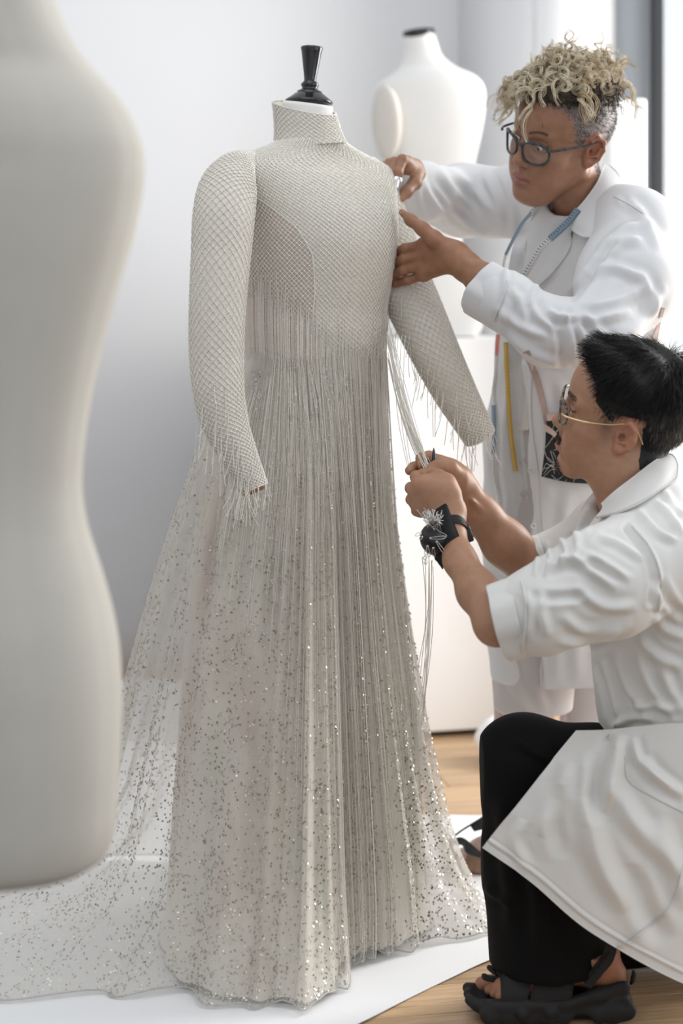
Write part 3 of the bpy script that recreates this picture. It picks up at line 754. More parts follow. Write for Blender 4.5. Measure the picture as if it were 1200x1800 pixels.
def held_strands():
    """threads drawn aside from the waist to the crouching figure's fingers, their ends falling below the hand"""
    cur = []; m = 26
    grip = P(752, 828, 2.955)
    for i in range(30):
        a0 = P(683 + rng.uniform(-4, 4), 565 + rng.uniform(0, 75), 3.16 + rng.uniform(-.03, .04))
        g = grip + rng.normal(scale=.0035, size=3)
        sag = rng.uniform(0, .018); t = np.linspace(0, 1, m)[:, None]
        q = a0 * (1 - t) + g * t; q[:, 2] -= sag * np.sin(np.pi * t[:, 0]); q[:, 0] -= .01 * np.sin(np.pi * t[:, 0]) * rng.random()
        cur.append(q)
    for i in range(9):
        g = P(752, 985, 2.96) + rng.normal(scale=.006, size=3)
        b = P(738 + rng.uniform(-3, 8), rng.uniform(1180, 1330), 2.98)
        t = np.linspace(0, 1, m)[:, None]; q = g * (1 - t) + b * t; q[:, 0] += .006 * np.sin(np.pi * t[:, 0] * rng.uniform(.6, 1.3))
        g0 = grip + rng.normal(scale=.003, size=3)
        q[0] = g0 * .0 + q[0]
        cur.append(q)
    for i in range(3):
        a0 = P(700 + 6 * i, 590, 3.13); b = P(716 + 9 * i, 820 + 30 * i, 3.05); t = np.linspace(0, 1, m)[:, None]
        q = a0 * (1 - t) + b * t; q[:, 0] -= .012 * np.sin(np.pi * t[:, 0]); cur.append(q)
    cur = np.array(cur); mb = MB(); mb.add(*many_tubes(cur, 0.0007, 3)); k = cur[:, ::2].reshape(-1, 3); mb.add(*beads(k, rng.uniform(.0008, .0013, len(k))))
    o = mb.build('gathered_strands', M['strand'], gown, False); o['kind'] = 'stuff'
held_strands()

# ---- the form inside: neck, cap and knob, arm end, stand
nc = np.array([*(fw(-0.015)), 1.0])
tl = np.array(Matrix.Rotation(math.radians(9), 3, Vector((*gs, 0)))) if False else np.array(Matrix.Rotation(math.radians(7), 3, 'Y')) @ np.array(Matrix.Rotation(math.radians(4), 3, 'X'))
ctr = P(541, 184, 3.232)
V, Q = lathe([(0.0475, -0.12), (0.0485, -0.004), (0.047, 0.002), (0, 0.003)], ctr, 56, tilt=tl); mesh_np('neck', V, Q, M['linen_white'], gform)
V, Q = lathe([(0, -0.002), (0.043, -0.002), (0.0455, 0.001), (0.0455, 0.0035), (0.043, 0.006), (0.036, 0.011), (0.027, 0.018), (0.0235, 0.0195), (0.0235, 0.0225), (0.020, 0.0235), (0.016, 0.026), (0.0145, 0.029), (0.0165, 0.032), (0.0168, 0.036), (0.0140, 0.039), (0.0115, 0.042), (0.0125, 0.052), (0.0195, 0.098), (0.0212, 0.1035), (0.0205, 0.1065), (0.0150, 0.108), (0, 0.1085)], ctr + [0.002, 0, .003], 64, tilt=np.array(Matrix.Rotation(math.radians(3), 3, 'Y')))
mesh_np('neck_knob', V, Q, M['black_gloss'], gform)
tor, _ = loft([ringpos(z, d, w_ - .012, df - .012, db - .012) for z, d, w_, df, db in B_R if w_ > .08] , YAW, 48, 60, 2.2)
mesh_np('torso', tor.reshape(-1, 3), grid_faces(48, 60, True), M['linen_white'], gform)
e = SLV[0][0][:, -1].mean(0); e0 = SLV[0][0][:, -12].mean(0); ax = (e - e0) / np.linalg.norm(e - e0)
tl = np.array(Vector((0, 0, 1)).rotation_difference(Vector(ax)).to_matrix())
V, Q = lathe([(0, -.03), (.021, -.03), (.0205, 0.002), (.018, .006), (0, .007)], e, 36, tilt=tl); o = mesh_np('arm_end', V, Q, M['wood_arm'], gform); o['label'] = 'tan leather arm end'
V, Q = lathe([(0, .01), (.016, .01), (.016, 1.1), (0, 1.1)], (GC[0], GC[1], 0), 20); mesh_np('pole', V, Q, M['black_gloss'], gform)
V, Q = lathe([(0, 0.004), (.13, .004), (.135, .012), (.12, .02), (.03, .03), (0, .03)], (GC[0], GC[1], 0), 40); mesh_np('base', V, Q, M['black_gloss'], gform)
# ------------------------------------------------------------------ smooth solid modelling (distance fields -> mesh) for bodies and clothes
class Field:
    def __init__(s, lo, hi, h):
        s.lo = np.array(lo, float); s.h = h
        s.n = np.ceil((np.array(hi, float) - s.lo) / h).astype(int) + 1
        s.d = np.full(s.n, 1.0, dtype=np.float32)
        s.ax = [s.lo[i] + h * np.arange(s.n[i]) for i in range(3)]
    def sub(s, lo, hi):
        a = np.clip(np.floor((np.array(lo) - s.lo) / s.h).astype(int), 0, s.n); b = np.clip(np.ceil((np.array(hi) - s.lo) / s.h).astype(int) + 1, 0, s.n)
        if (b <= a).any(): return None, None
        sl = tuple(slice(a[i], b[i]) for i in range(3))
        return sl, (s.ax[0][sl[0]][:, None, None], s.ax[1][sl[1]][None, :, None], s.ax[2][sl[2]][None, None, :])
    def comb(s, sl, d, k, cut=False):
        D = s.d[sl]
        if cut: d = -d; h = np.maximum(k - np.abs(D - d), 0) / k if k > 0 else 0; s.d[sl] = np.maximum(D, d) + h * h * k * .25
        else: h = np.maximum(k - np.abs(D - d), 0) / k if k > 0 else 0; s.d[sl] = np.minimum(D, d) - h * h * k * .25
    def cone(s, a, b, ra, rb, k=0.01, cut=False, flat=None):
        """tapered capsule; flat=(direction, factor) squeezes it along a direction"""
        a = np.asarray(a, float); b = np.asarray(b, float); m = max(ra, rb) * (1 if flat is None else max(1, flat[1])) + k + 2 * s.h
        sl, g = s.sub(np.minimum(a, b) - m, np.maximum(a, b) + m)
        if sl is None: return
        ba = b - a; L = (ba ** 2).sum() + 1e-12
        q = [g[i] - a[i] for i in range(3)]
        t = np.clip((q[0] * ba[0] + q[1] * ba[1] + q[2] * ba[2]) / L, 0, 1)
        q = [q[i] - t * ba[i] for i in range(3)]
        if flat is not None:
            n = np.asarray(flat[0], float); n = n / np.linalg.norm(n); c = (q[0] * n[0] + q[1] * n[1] + q[2] * n[2]) * (1 / flat[1] - 1)
            q = [q[i] + c * n[i] for i in range(3)]
        s.comb(sl, (np.sqrt(q[0] ** 2 + q[1] ** 2 + q[2] ** 2) - (ra + (rb - ra) * t)).astype(np.float32), k, cut)
    def chain(s, pts, rs, k=0.01, cut=False, flat=None):
        for i in range(len(pts) - 1): s.cone(pts[i], pts[i + 1], rs[i], rs[i + 1], k, cut, flat)
    def ell(s, c, r, k=0.01, R=None, cut=False):
        c = np.asarray(c, float); r = np.asarray(r, float); m = max(r) + k + 2 * s.h
        sl, g = s.sub(c - m, c + m)
        if sl is None: return
        q = [g[i] - c[i] for i in range(3)]
        if R is not None:
            R = np.asarray(R); q = [R[0, i] * q[0] + R[1, i] * q[1] + R[2, i] * q[2] for i in range(3)]
        k0 = np.sqrt(sum((q[i] / r[i]) ** 2 for i in range(3))); k1 = np.sqrt(sum((q[i] / r[i] ** 2) ** 2 for i in range(3))) + 1e-9
        s.comb(sl, (k0 * (k0 - 1) / k1).astype(np.float32), k, cut)
    def plane(s, p, n, k=0.0):
        """cut away everything on the side the normal points to"""
        p = np.asarray(p, float); n = np.asarray(n, float); n = n / np.linalg.norm(n)
        d = (s.ax[0] - p[0])[:, None, None] * n[0] + (s.ax[1] - p[1])[None, :, None] * n[1] + (s.ax[2] - p[2])[None, None, :] * n[2]
        if k > 0: h = np.maximum(k - np.abs(s.d - d), 0) / k; s.d = np.maximum(s.d, d) + h * h * k * .25
        else: s.d = np.maximum(s.d, d)
        s.d = s.d.astype(np.float32)
    def mesh(s, smooth=1):
        d = s.d.copy(); d[0] = d[-1] = 1; d[:, 0] = d[:, -1] = 1; d[:, :, 0] = d[:, :, -1] = 1
        ins = d < 0; nx, ny, nz = d.shape
        cnt = np.zeros((nx - 1, ny - 1, nz - 1), np.uint8)
        for o in np.ndindex(2, 2, 2): cnt += ins[o[0]:nx - 1 + o[0], o[1]:ny - 1 + o[1], o[2]:nz - 1 + o[2]]
        cells = np.argwhere((cnt > 0) & (cnt < 8)); idx = np.full(cnt.shape, -1, np.int64); idx[tuple(cells.T)] = np.arange(len(cells))
        acc = np.zeros((len(cells), 3)); w_ = np.zeros(len(cells))
        cor = {o: d[cells[:, 0] + o[0], cells[:, 1] + o[1], cells[:, 2] + o[2]].astype(float) for o in np.ndindex(2, 2, 2)}
        for o in np.ndindex(2, 2, 2):
            for ax in range(3):
                if o[ax]: continue
                o2 = tuple(1 if i == ax else o[i] for i in range(3)); a, b = cor[o], cor[o2]; m = (a < 0) != (b < 0)
                t = np.where(m, a / np.where(a - b == 0, 1, a - b), 0); p = np.repeat(np.array([o], float), len(cells), 0); p[:, ax] += t
                acc[m] += p[m]; w_[m] += 1
        V = s.lo + s.h * (cells + acc / w_[:, None]); Fs = []
        for ax in range(3):
            sh = [slice(None)] * 3; sh2 = [slice(None)] * 3; sh[ax] = slice(0, -1); sh2[ax] = slice(1, None)
            A, B = ins[tuple(sh)], ins[tuple(sh2)]; e = np.argwhere(A != B); u, v = [(1, 2), (2, 0), (0, 1)][ax]
            fl = A[tuple(e.T)]; q = []
            for du, dv in ((0, 0), (1, 0), (1, 1), (0, 1)):
                c = e.copy(); c[:, u] -= du; c[:, v] -= dv; q.append(idx[tuple(c.T)])
            q = np.stack(q, -1); q[fl] = q[fl]; q[~fl] = q[~fl][:, ::-1]; Fs.append(q[:, ::-1])
        Fq = np.concatenate(Fs)[:, ::-1]
        for _ in range(smooth): V = lap(V, Fq, 0.5)
        return V, Fq

def lap(V, Q, f):
    acc = np.zeros_like(V); w_ = np.zeros(len(V)); k = Q.shape[1]
    for i in range(k):
        a, b = Q[:, i], Q[:, (i + 1) % k]
        for c in range(3): acc[:, c] += np.bincount(a, V[b, c], len(V)) + np.bincount(b, V[a, c], len(V))
        w_ += np.bincount(a, minlength=len(V)) + np.bincount(b, minlength=len(V))
    return V * (1 - f) + f * acc / np.maximum(w_, 1)[:, None]

def vnormals(V, Q):
    e = np.cross(V[Q[:, 2]] - V[Q[:, 0]], V[Q[:, (3 if Q.shape[1] == 4 else 1)]] - V[Q[:, 1]]) if Q.shape[1] == 4 else np.cross(V[Q[:, 1]] - V[Q[:, 0]], V[Q[:, 2]] - V[Q[:, 0]])
    n = np.zeros_like(V)
    for i in range(Q.shape[1]):
        for c in range(3): n[:, c] += np.bincount(Q[:, i], e[:, c], len(V))
    return n / (np.linalg.norm(n, axis=1)[:, None] + 1e-12)

def px_of(V): return np.stack([CXP + V[:, 0] / V[:, 1] * F, YHP - (V[:, 2] - CAMH) / V[:, 1] * F], -1)

def seg_dist(p, line):
    """distance of points p (n,2) to a polyline, and position along it 0..1"""
    best = np.full(len(p), 1e9); pos = np.zeros(len(p)); sg = np.zeros(len(p)); k = len(line) - 1
    for i in range(k):
        a = line[i]; b = line[i + 1]; ba = b - a; t = np.clip(((p - a) @ ba) / (ba @ ba + 1e-9), 0, 1); q = p - a - t[:, None] * ba
        d = np.hypot(q[:, 0], q[:, 1]); m = d < best
        s_ = np.sign(ba[0] * q[:, 1] - ba[1] * q[:, 0])
        best = np.where(m, d, best); pos = np.where(m, (i + t) / k, pos); sg = np.where(m, s_, sg)
    return best, pos, sg

def folds(V, Q, strokes, dir_sign=1):
    """creases modelled into the cloth: each stroke (points, width px, height m[, kind]) raises a ridge along a drawn line on the near side"""
    V = V.copy(); N = vnormals(V, Q)
    if dir_sign < 0: N = -N
    cv = np.array([0, 0, CAMH]) - V; cv /= np.linalg.norm(cv, axis=1)[:, None]; fc = np.clip(((N * cv).sum(1) + 0.15) / 0.5, 0, 1)
    p = px_of(V); disp = np.zeros(len(V))
    for st in strokes:
        line = cr(np.array(st[0], float), 5 * len(st[0])); w_, a = st[1], st[2]
        lo = line.min(0) - 4 * w_; hi = line.max(0) + 4 * w_
        m = np.where(((p > lo) & (p < hi)).all(1) & (fc > 0))[0]
        if not len(m): continue
        d, t, sg = seg_dist(p[m], line)
        taper = np.clip(np.minimum(t, 1 - t) / 0.22, 0, 1) ** .7 if len(st) < 4 or st[3] != 'full' else 1
        if len(st) > 3 and st[3] == 'step':            # one side lies higher than the other (an overlapping edge)
            x = d * sg / w_; prof = 0.5 * (1 + np.tanh(2 * x)) * np.exp(-np.clip(x, 0, None) / 5)
        else:
            x = d / w_; prof = np.exp(-x * x) - 0.45 * np.exp(-((x - 1.7) / .9) ** 2)
        disp[m] += a * prof * taper * fc[m]
    return V + N * disp[:, None]

def wrinkle(V, Q, amp, scale, seed=0, aniso=(1, 1, 1)):
    """gentle random waviness of cloth"""
    r = np.random.default_rng(seed); N = vnormals(V, Q); d = np.zeros(len(V))
    for i in range(14):
        k = r.normal(size=3) * np.array(aniso); k *= scale * r.uniform(.5, 1.8) / np.linalg.norm(k)
        d += np.sin(V @ k + r.uniform(0, 6.28) + 1.2 * np.sin(V @ (np.roll(k, 1) * .6) + r.uniform(0, 6))) / 14 ** .5
    d = np.sign(d) * np.abs(d) ** 1.0
    return V + N * (amp * d)[:, None]

def sheet(ctrl, nu, nv, thick=0.0016):
    """cloth patch through a grid of control points (rows x cols x 3); returns front grid and solid shell"""
    c = np.array(ctrl, float); R_, C_ = c.shape[:2]
    a = np.stack([cr(c[i], nv) for i in range(R_)]); g = np.stack([cr(a[:, j], nu) for j in range(nv)], 1)
    return g
def shell(g, thick=0.0016):
    nu, nv = g.shape[:2]; V = g.reshape(-1, 3); Q = grid_faces(nu, nv); N = vnormals(V, Q)
    n = len(V); V2 = np.vstack([V, V - N * thick]); Q2 = [Q, Q[:, ::-1] + n]
    b = np.concatenate([np.arange(nv), np.arange(1, nu) * nv + nv - 1, (nu - 1) * nv + np.arange(nv - 2, -1, -1), np.arange(nu - 2, 0, -1) * nv])
    b2 = np.roll(b, -1); Q2.append(np.stack([b, b + n, b2 + n, b2], -1))
    return V2, np.concatenate(Q2)

def px_sheet(rows, nu, nv, strokes=(), thick=0.0016, amp=0.0, scale=25, seed=0, toward=True):
    c = np.array([[P(*q) for q in r_] for r_ in rows]); g = sheet(c, nu, nv); Q = grid_faces(nu, nv); V = g.reshape(-1, 3)
    N = vnormals(V, Q); s = 1 if (N * (np.array([0, 0, CAMH]) - V)).sum() > 0 else -1
    if s < 0: g = g[::-1]; V = g.reshape(-1, 3)
    if amp: V = wrinkle(V, Q, amp, scale, seed)
    if strokes: V = folds(V, Q, strokes)
    return shell(V.reshape(nu, nv, 3), thick)

def fit_pose(lm, depth, rot0, scale=1.0, fit_scale=True, wr=(12, 12, 12)):
    """rigid pose of a head from a few landmarks: [(local point, px, py, weight)]"""
    L = np.array([l[0] for l in lm], float); T = np.array([[l[1], l[2]] for l in lm], float); W = np.array([l[3] if len(l) > 3 else 1 for l in lm], float)
    def R(v): return np.array(Matrix.Rotation(v[2], 3, 'Z')) @ np.array(Matrix.Rotation(v[1], 3, 'Y')) @ np.array(Matrix.Rotation(v[0], 3, 'X'))
    c = T.mean(0); x = np.array([*rot0, *P(c[0], c[1], depth)[[0, 2]], scale], float)
    def res(x):
        q = (L * x[5]) @ R(x).T + np.array([x[3], depth, x[4]]); p = px_of(q)
        return np.concatenate([((p - T) * W[:, None]).ravel(), [(x[5] - 1) * (900 if fit_scale else 1e5)], (x[:3] - rot0) * np.array(wr)])
    for _ in range(60):
        r = res(x); J = np.stack([(res(x + e) - r) / 1e-4 for e in np.eye(6) * 1e-4], 1)
        x = x - np.linalg.lstsq(J.T @ J + 1e-3 * np.eye(6), J.T @ r, rcond=None)[0]
    print('pose', np.degrees(x[:3]).round(1), x[3:].round(3), 'res', np.abs(res(x)[:2 * len(L)]).reshape(-1, 2).round(1).tolist())
    Rm = R(x) * x[5]; t = np.array([x[3], depth, x[4]])
    return Rm, t

def smoothstep(a, b, x): t = np.clip((x - a) / (b - a), 0, 1); return t * t * (3 - 2 * t)

def head_solid(p, neck, h=0.0018):
    """head, ears and neck. local axes: +x face, +y its left ear, +z up, origin between the ear canals. p: dict of proportions; neck: list of (point, radius) local"""
    g = lambda k, d: p.get(k, d)
    f = Field((-.125, -.105, -.30), (.145, .105, .15), h)
    W = g('width', 1.0)
    f.ell((-.012, 0, .040), (.100, .076 * W, .084), .01)
    f.ell((.030, 0, .045), (.064, .064 * W, .066), .03)                        # forehead
    f.ell((.034, 0, -.030), (.060, .056 * W, .078), .03)                       # face
    for s in (1, -1):
        f.cone((.0, s * .054 * W, -.045), (.062, s * .020, -.098), .021, .017, .028)   # jaw
        f.ell((.056, s * .043 * W, -.020), (.026, .022, .024), .02)            # cheekbone
        f.ell((.060, s * .034 * W, -.052), (.026, .022, .026), .022)           # cheek
        f.cone((.081, s * .014, .030), (.070, s * .046, .026), .0105, .009, .014)   # brow
    f.ell((.073, 0, -.100), (.020, .024, .017), .02)                           # chin
    f.ell((.076, 0, -.066), (.020, .028, .024), .016)                          # muzzle
    for s in (1, -1):
        f.ell((.092, s * .032, .008), (.014, .019, .012), .014, cut=True)      # eye socket
        f.ell((.0755, s * .032, .006), (.0135, .0150, .0125), .004)            # eye under lids
        f.cone((.0880, s * .019, .0125), (.0835, s * .044, .0125), .0028, .0026, .004)   # upper lid fold
        f.cone((.0878, s * .021, .0005), (.0835, s * .042, .0010), .0022, .0022, .004)   # lower lid
    nl = g('nose', 1.0)
    f.chain([(.084, 0, .022), (.090 + .004 * nl, 0, .000), (.1035 * 1 + .004 * (nl - 1) * 4, 0, -.026)], [.0065, .0075, .0105], .010)
    nt = (.1035 + .016 * (nl - 1), 0, -.028)
    f.ell((nt[0] + .001, 0, nt[2] - .001), (.0110, .0125 * g('nosew', 1), .0100), .006)
    for s in (1, -1):
        f.ell((nt[0] - .012, s * .0135 * g('nosew', 1), nt[2] - .005), (.0125, .0080, .0085), .006)
        f.ell((nt[0] - .006, s * .0075 * g('nosew', 1), nt[2] - .0135), (.006, .0035, .0035), .002, cut=True)
    f.cone((nt[0] - .006, 0, nt[2] - .010), (.093, 0, -.052), .006, .005, .008)
    for s in (1, -1):
        f.ell((.0925, s * .0322, .0062 + g('gaze', 0)), (.0085, .0122, g('lid', .0046)), .0025, cut=True)     # opening between the lids
    lp = g('lips', 1.0)
    for s in (1, -1):
        f.chain([(.0975, 0, -.0615), (.0955, s * .010, -.0605), (.0845, s * .024, -.0655)], [.0052 * lp, .0050 * lp, .0022], .0045)
        f.chain([(.0965, 0, -.0720), (.0940, s * .011, -.0720), (.0845, s * .022, -.0675)], [.0062 * lp, .0056 * lp, .0024], .0045)
        f.chain([(.1040, 0, -.0668), (.1000, s * .012, -.0665), (.0875, s * .0255, -.0670)], [.0020, .0020, .0018], .0025, cut=True)
    f.ell((.096, 0, -.0835), (.008, .016, .006), .008, cut=True)               # below the lower lip
    for s in (1, -1):                                                          # ears
        R_ = np.array(Matrix.Rotation(s * math.radians(-20), 3, 'Z')) @ np.array(Matrix.Rotation(math.radians(-12), 3, 'Y'))
        o = np.array((-.012, s * .0755 * W, .000))
        f.ell(o, (.019, .0085, .031), .006, R_)
        q = lambda x, y, z: o + R_ @ np.array((x, s * y, z))
        f.ell(q(.002, .010, .000), (.0125, .0075, .021), .004, R_, cut=True)
        rim = [q(.013, .003, .006), q(.012, .006, .020), q(.002, .008, .029), q(-.011, .010, .024), q(-.016, .010, .008), q(-.013, .008, -.012), q(-.003, .006, -.024)]
        f.chain(rim, [.003, .0032, .0038, .0040, .0038, .0034, .0045], .003)
        f.chain([q(.008, .006, -.012), q(-.006, .008, -.006), q(-.009, .009, .008)], [.0022, .0030, .0026], .003)
        f.ell(q(.004, .004, -.026), (.0085, .0055, .0085), .006, R_)           # lobe
        f.ell(q(.0135, .004, -.002), (.0045, .004, .007), .003, R_)            # tragus
        f.ell(q(.006, .006, -.003), (.005, .010, .006), .002, R_, cut=True)
    for i in range(len(neck) - 1): f.cone(neck[i][0], neck[i + 1][0], neck[i][1], neck[i + 1][1], .02)
    if 'extra' in p: p['extra'](f)
    return f.mesh(1)

def skin_colors(L, base, lips, p=None):
    """local colour of skin: lips, brow hair, shaven beard area"""
    n = len(L); c = np.tile(np.array(base, float), (n, 1))
    def blend(mask, col): 
        m = np.clip(mask, 0, 1)[:, None]; c[:] = c * (1 - m) + np.array(col) * m
    x, y, z = L[:, 0], L[:, 1], L[:, 2]; ay = np.abs(y)
    half = 0.0245; t = np.clip(ay / half, 0, 1)
    lipm = smoothstep(.0035, .0, np.abs(z + .0667) - (.0118 - .0090 * t ** 1.7)) * (ay < half + .001) * (x > .080)
    blend(lipm * .85, lips)
    blend((np.exp(-((ay - .055) / .02) ** 2 - ((z + .03) / .025) ** 2)) * .18 * (x > .03), np.array(base) * [1.1, .82, .78])
    blend(np.exp(-((x - .105) / .012) ** 2 - (ay / .016) ** 2 - ((z + .03) / .012) ** 2) * .25, np.array(base) * [1.08, .80, .75])
    ear = smoothstep(.070, .078, ay) * (np.abs(x + .012) < .03) * (np.abs(z) < .04); blend(ear * .30, np.array(base) * [1.25, .72, .66])
    return c, blend

def in_poly(px, pz, poly):
    """how far inside a closed outline the points lie (negative outside), metres"""
    poly = np.asarray(poly, float); n = len(poly); ins = np.zeros(len(px), bool); d = np.full(len(px), 1e9)
    for i in range(n):
        a, b = poly[i], poly[(i + 1) % n]
        c = ((a[1] > pz) != (b[1] > pz)) & (px < (b[0] - a[0]) * (pz - a[1]) / (b[1] - a[1] + 1e-12) + a[0]); ins ^= c
        ba = b - a; t = np.clip(((px - a[0]) * ba[0] + (pz - a[1]) * ba[1]) / (ba @ ba + 1e-12), 0, 1)
        d = np.minimum(d, np.hypot(px - a[0] - t * ba[0], pz - a[1] - t * ba[1]))
    return np.where(ins, d, -d)

from mathutils.bvhtree import BVHTree
class Surf:
    """lays straps, lapels, pockets and tapes on a cloth surface"""
    def __init__(s, *meshes):
        V, Fc, n = [], [], 0
        for v, q in meshes: V += v.tolist(); Fc += (np.asarray(q) + n).tolist(); n += len(v)
        s.b = BVHTree.FromPolygons(V, Fc)
    def depth(s, px, py, default=None):
        d = Vector(P(px, py, 1.0) - [0, 0, CAMH]); L = d.length
        h = s.b.ray_cast(Vector((0, 0, CAMH)), d / L, 20)
        return h[0].y if h[0] is not None else default
    def lay(s, rows, nu, nv, off=0.004, smooth=6, ease=None):
        c = np.array([[(*q, 0.0)[:3] for q in r_] for r_ in rows], float); g = sheet(c, nu, nv)
        D = np.array([[s.depth(g[i, j, 0], g[i, j, 1], np.nan) for j in range(nv)] for i in range(nu)], float)
        m = np.isnan(D); D[m] = np.nanmedian(D) if (~m).any() else 3.0
        for k in range(smooth):
            e = np.pad(D, 1, mode='edge'); D = (e[1:-1, 1:-1] * 2 + e[:-2, 1:-1] + e[2:, 1:-1] + e[1:-1, :-2] + e[1:-1, 2:]) / 6
        D = D - off - g[:, :, 2]
        return np.stack([(g[:, :, 0] - CXP) / F * D, D, CAMH - (g[:, :, 1] - YHP) / F * D], -1)
def orient(g):
    V = g.reshape(-1, 3); N = vnormals(V, grid_faces(*g.shape[:2]))
    return g if (N * (np.array([0, 0, CAMH]) - V)).sum() > 0 else g[::-1]
def laid(surf, rows, nu, nv, name, m, parent, off=0.004, thick=0.0015, strokes=(), smooth=6):
    g = orient(surf.lay(rows, nu, nv, off, smooth)); V = g.reshape(-1, 3)
    if strokes: V = folds(V, grid_faces(*g.shape[:2]), strokes)
    V2, Q2 = shell(V.reshape(g.shape), thick); return mesh_np(name, V2, Q2, m, parent)
def laid_line(surf, pts, r, name, m, parent, off=0.001, n=60, sides=5):
    c = cr(np.array([(*p, 0.0)[:3] for p in pts], float), n); L = []
    for q in c:
        d = surf.depth(q[0], q[1]); 
        if d is not None: L.append(P(q[0], q[1], d - off - q[2]))
    L = np.array(L); L[1:-1] = (L[:-2] + L[1:-1] * 2 + L[2:]) / 4
    V, Q, T = tube(L, r, sides); return mesh_np(name, V, [Q, T], m, parent)
# ------------------------------------------------------------------ people: shared materials
M['skin_w'] = vcol_mat('brown_skin', 0.42, 0.4, sub=0.12, bump=0.10, bscale=900, var=0.10, vscale=70)
M['skin_m'] = vcol_mat('tan_skin', 0.45, 0.4, sub=0.12, bump=0.10, bscale=900, var=0.08, vscale=70)
M['eye_white'] = mat('eye_white', (0.75, 0.73, 0.70), 0.15, spec=0.6, var=0.04)
M['iris'] = mat('dark_iris', (0.03, 0.015, 0.008), 0.1, spec=0.7)
M['coat'] = mat('white_cotton_twill', (0.69, 0.69, 0.70), 0.8, spec=0.2, var=0.02, vscale=6, bump=0.06, bscale=1100, sheen=0.1)
M['coat_m'] = mat('off_white_cotton', (0.75, 0.742, 0.72), 0.8, spec=0.2, var=0.02, vscale=6, bump=0.06, bscale=1100, sheen=0.1)
M['shirt'] = mat('cream_cotton_vest', (0.76, 0.74, 0.71), 0.8, spec=0.2, var=0.05, vscale=9)
M['shorts'] = mat('shaded_mauve_jersey', (0.33, 0.285, 0.28), 0.8, spec=0.2, var=0.08, vscale=14, stretch=(1, 1, 4), bump=0.1)  # dark mauve for the neck strip, shade included in the colour
M['shorts_w'] = mat('pale_linen', (0.58, 0.545, 0.54), 0.8, spec=0.2, var=0.04, vscale=14)
M['trouser'] = mat('black_trouser_cloth', (0.004, 0.004, 0.0045), 0.8, spec=0.15, bump=0.1, bscale=900)
M['nail'] = mat('bare_fingernail', (0.62, 0.40, 0.32), 0.25, spec=0.6, var=0.05)
M['lens'] = M['glass']
lm_, ln_, ll_, lb_ = new_mat('spectacle_lens'); lb_.inputs['Base Color'].default_value = (0.9, 0.92, 0.95, 1); lb_.inputs['Roughness'].default_value = 0.03; lb_.inputs['Alpha'].default_value = 0.07; lb_.inputs['Specular IOR Level'].default_value = 0.35
M['lens'] = lm_
M['stitch'] = mat('seam_thread', (0.62, 0.61, 0.60), 0.8)

def finger(f, pts, r0, r1, k=0.004):
    """one finger: knuckle, two joints, tip"""
    n = len(pts); rs = np.linspace(r0, r1, n); f.chain(pts, rs, k)
    for i in range(1, n - 1): f.ell(pts[i], np.ones(3) * rs[i] * 1.06, .003)

def eyes(R, t, parent, gaze=(1, 0, -.1)):
    for s in (1, -1):
        u = np.linspace(0, np.pi, 14); V, Q = lathe([(.0119 * math.sin(a) + 1e-5, -.0119 * math.cos(a)) for a in u], (0, 0, 0), 24)
        c = np.array((.0770, s * .032, .0062)); o = mesh_np('eye', ((V + c) @ R.T) + t, Q, M['eye_white'], parent)
        g = np.array(gaze, float); g /= np.linalg.norm(g)
        q = np.array(Vector((0, 0, 1)).rotation_difference(Vector(g)).to_matrix())
        V, Q = lathe([(0, .01235), (.003, .0122), (.0056, .0111), (.0057, .0106), (0, .0104)], (0, 0, 0), 24)
        i_ = mesh_np('iris', ((V @ q.T + c) @ R.T) + t, Q, M['iris'], o)

def hair_strands(roots, dirs, length, rad, m=7, grav=0.0, curl=0.0, turns=2.0, wave=0.0):
    n = len(roots); tt = np.linspace(0, 1, m)
    length = np.broadcast_to(length, (n,)); dirs = dirs / np.linalg.norm(dirs, axis=1)[:, None]
    c = roots[:, None] + dirs[:, None] * (length[:, None] * tt)[:, :, None]
    c[:, :, 2] -= grav * (length[:, None] * tt ** 2)
    if curl:
        a = np.cross(dirs, [0.2, 0.3, 0.93]); a /= np.linalg.norm(a, axis=1)[:, None]; b = np.cross(dirs, a)
        ph = rng.uniform(0, 6.28, n)[:, None] + turns * 6.28 * tt[None]
        amp = curl * np.minimum(1, tt * 3)[None] * rng.uniform(.6, 1.3, n)[:, None]
        c += amp[:, :, None] * (np.cos(ph)[:, :, None] * a[:, None] + np.sin(ph)[:, :, None] * b[:, None])
    rr = np.broadcast_to(rad, (n,))[:, None] * (1 - .75 * tt ** 2)[None]
    return many_tubes(c, rr, 3)

def surf_sample(V, Q, n, mask=None):
    """random points and normals on a quad mesh"""
    N = vnormals(V, Q); fc = V[Q].mean(1)
    A = np.linalg.norm(np.cross(V[Q[:, 2]] - V[Q[:, 0]], V[Q[:, 3]] - V[Q[:, 1]]), axis=1)
    if mask is not None: A = A * mask(fc)
    i = rng.choice(len(Q), n, p=A / A.sum()); u = rng.dirichlet((1, 1, 1, 1), n)
    return (V[Q[i]] * u[:, :, None]).sum(1), (N[Q[i]] * u[:, :, None]).sum(1)
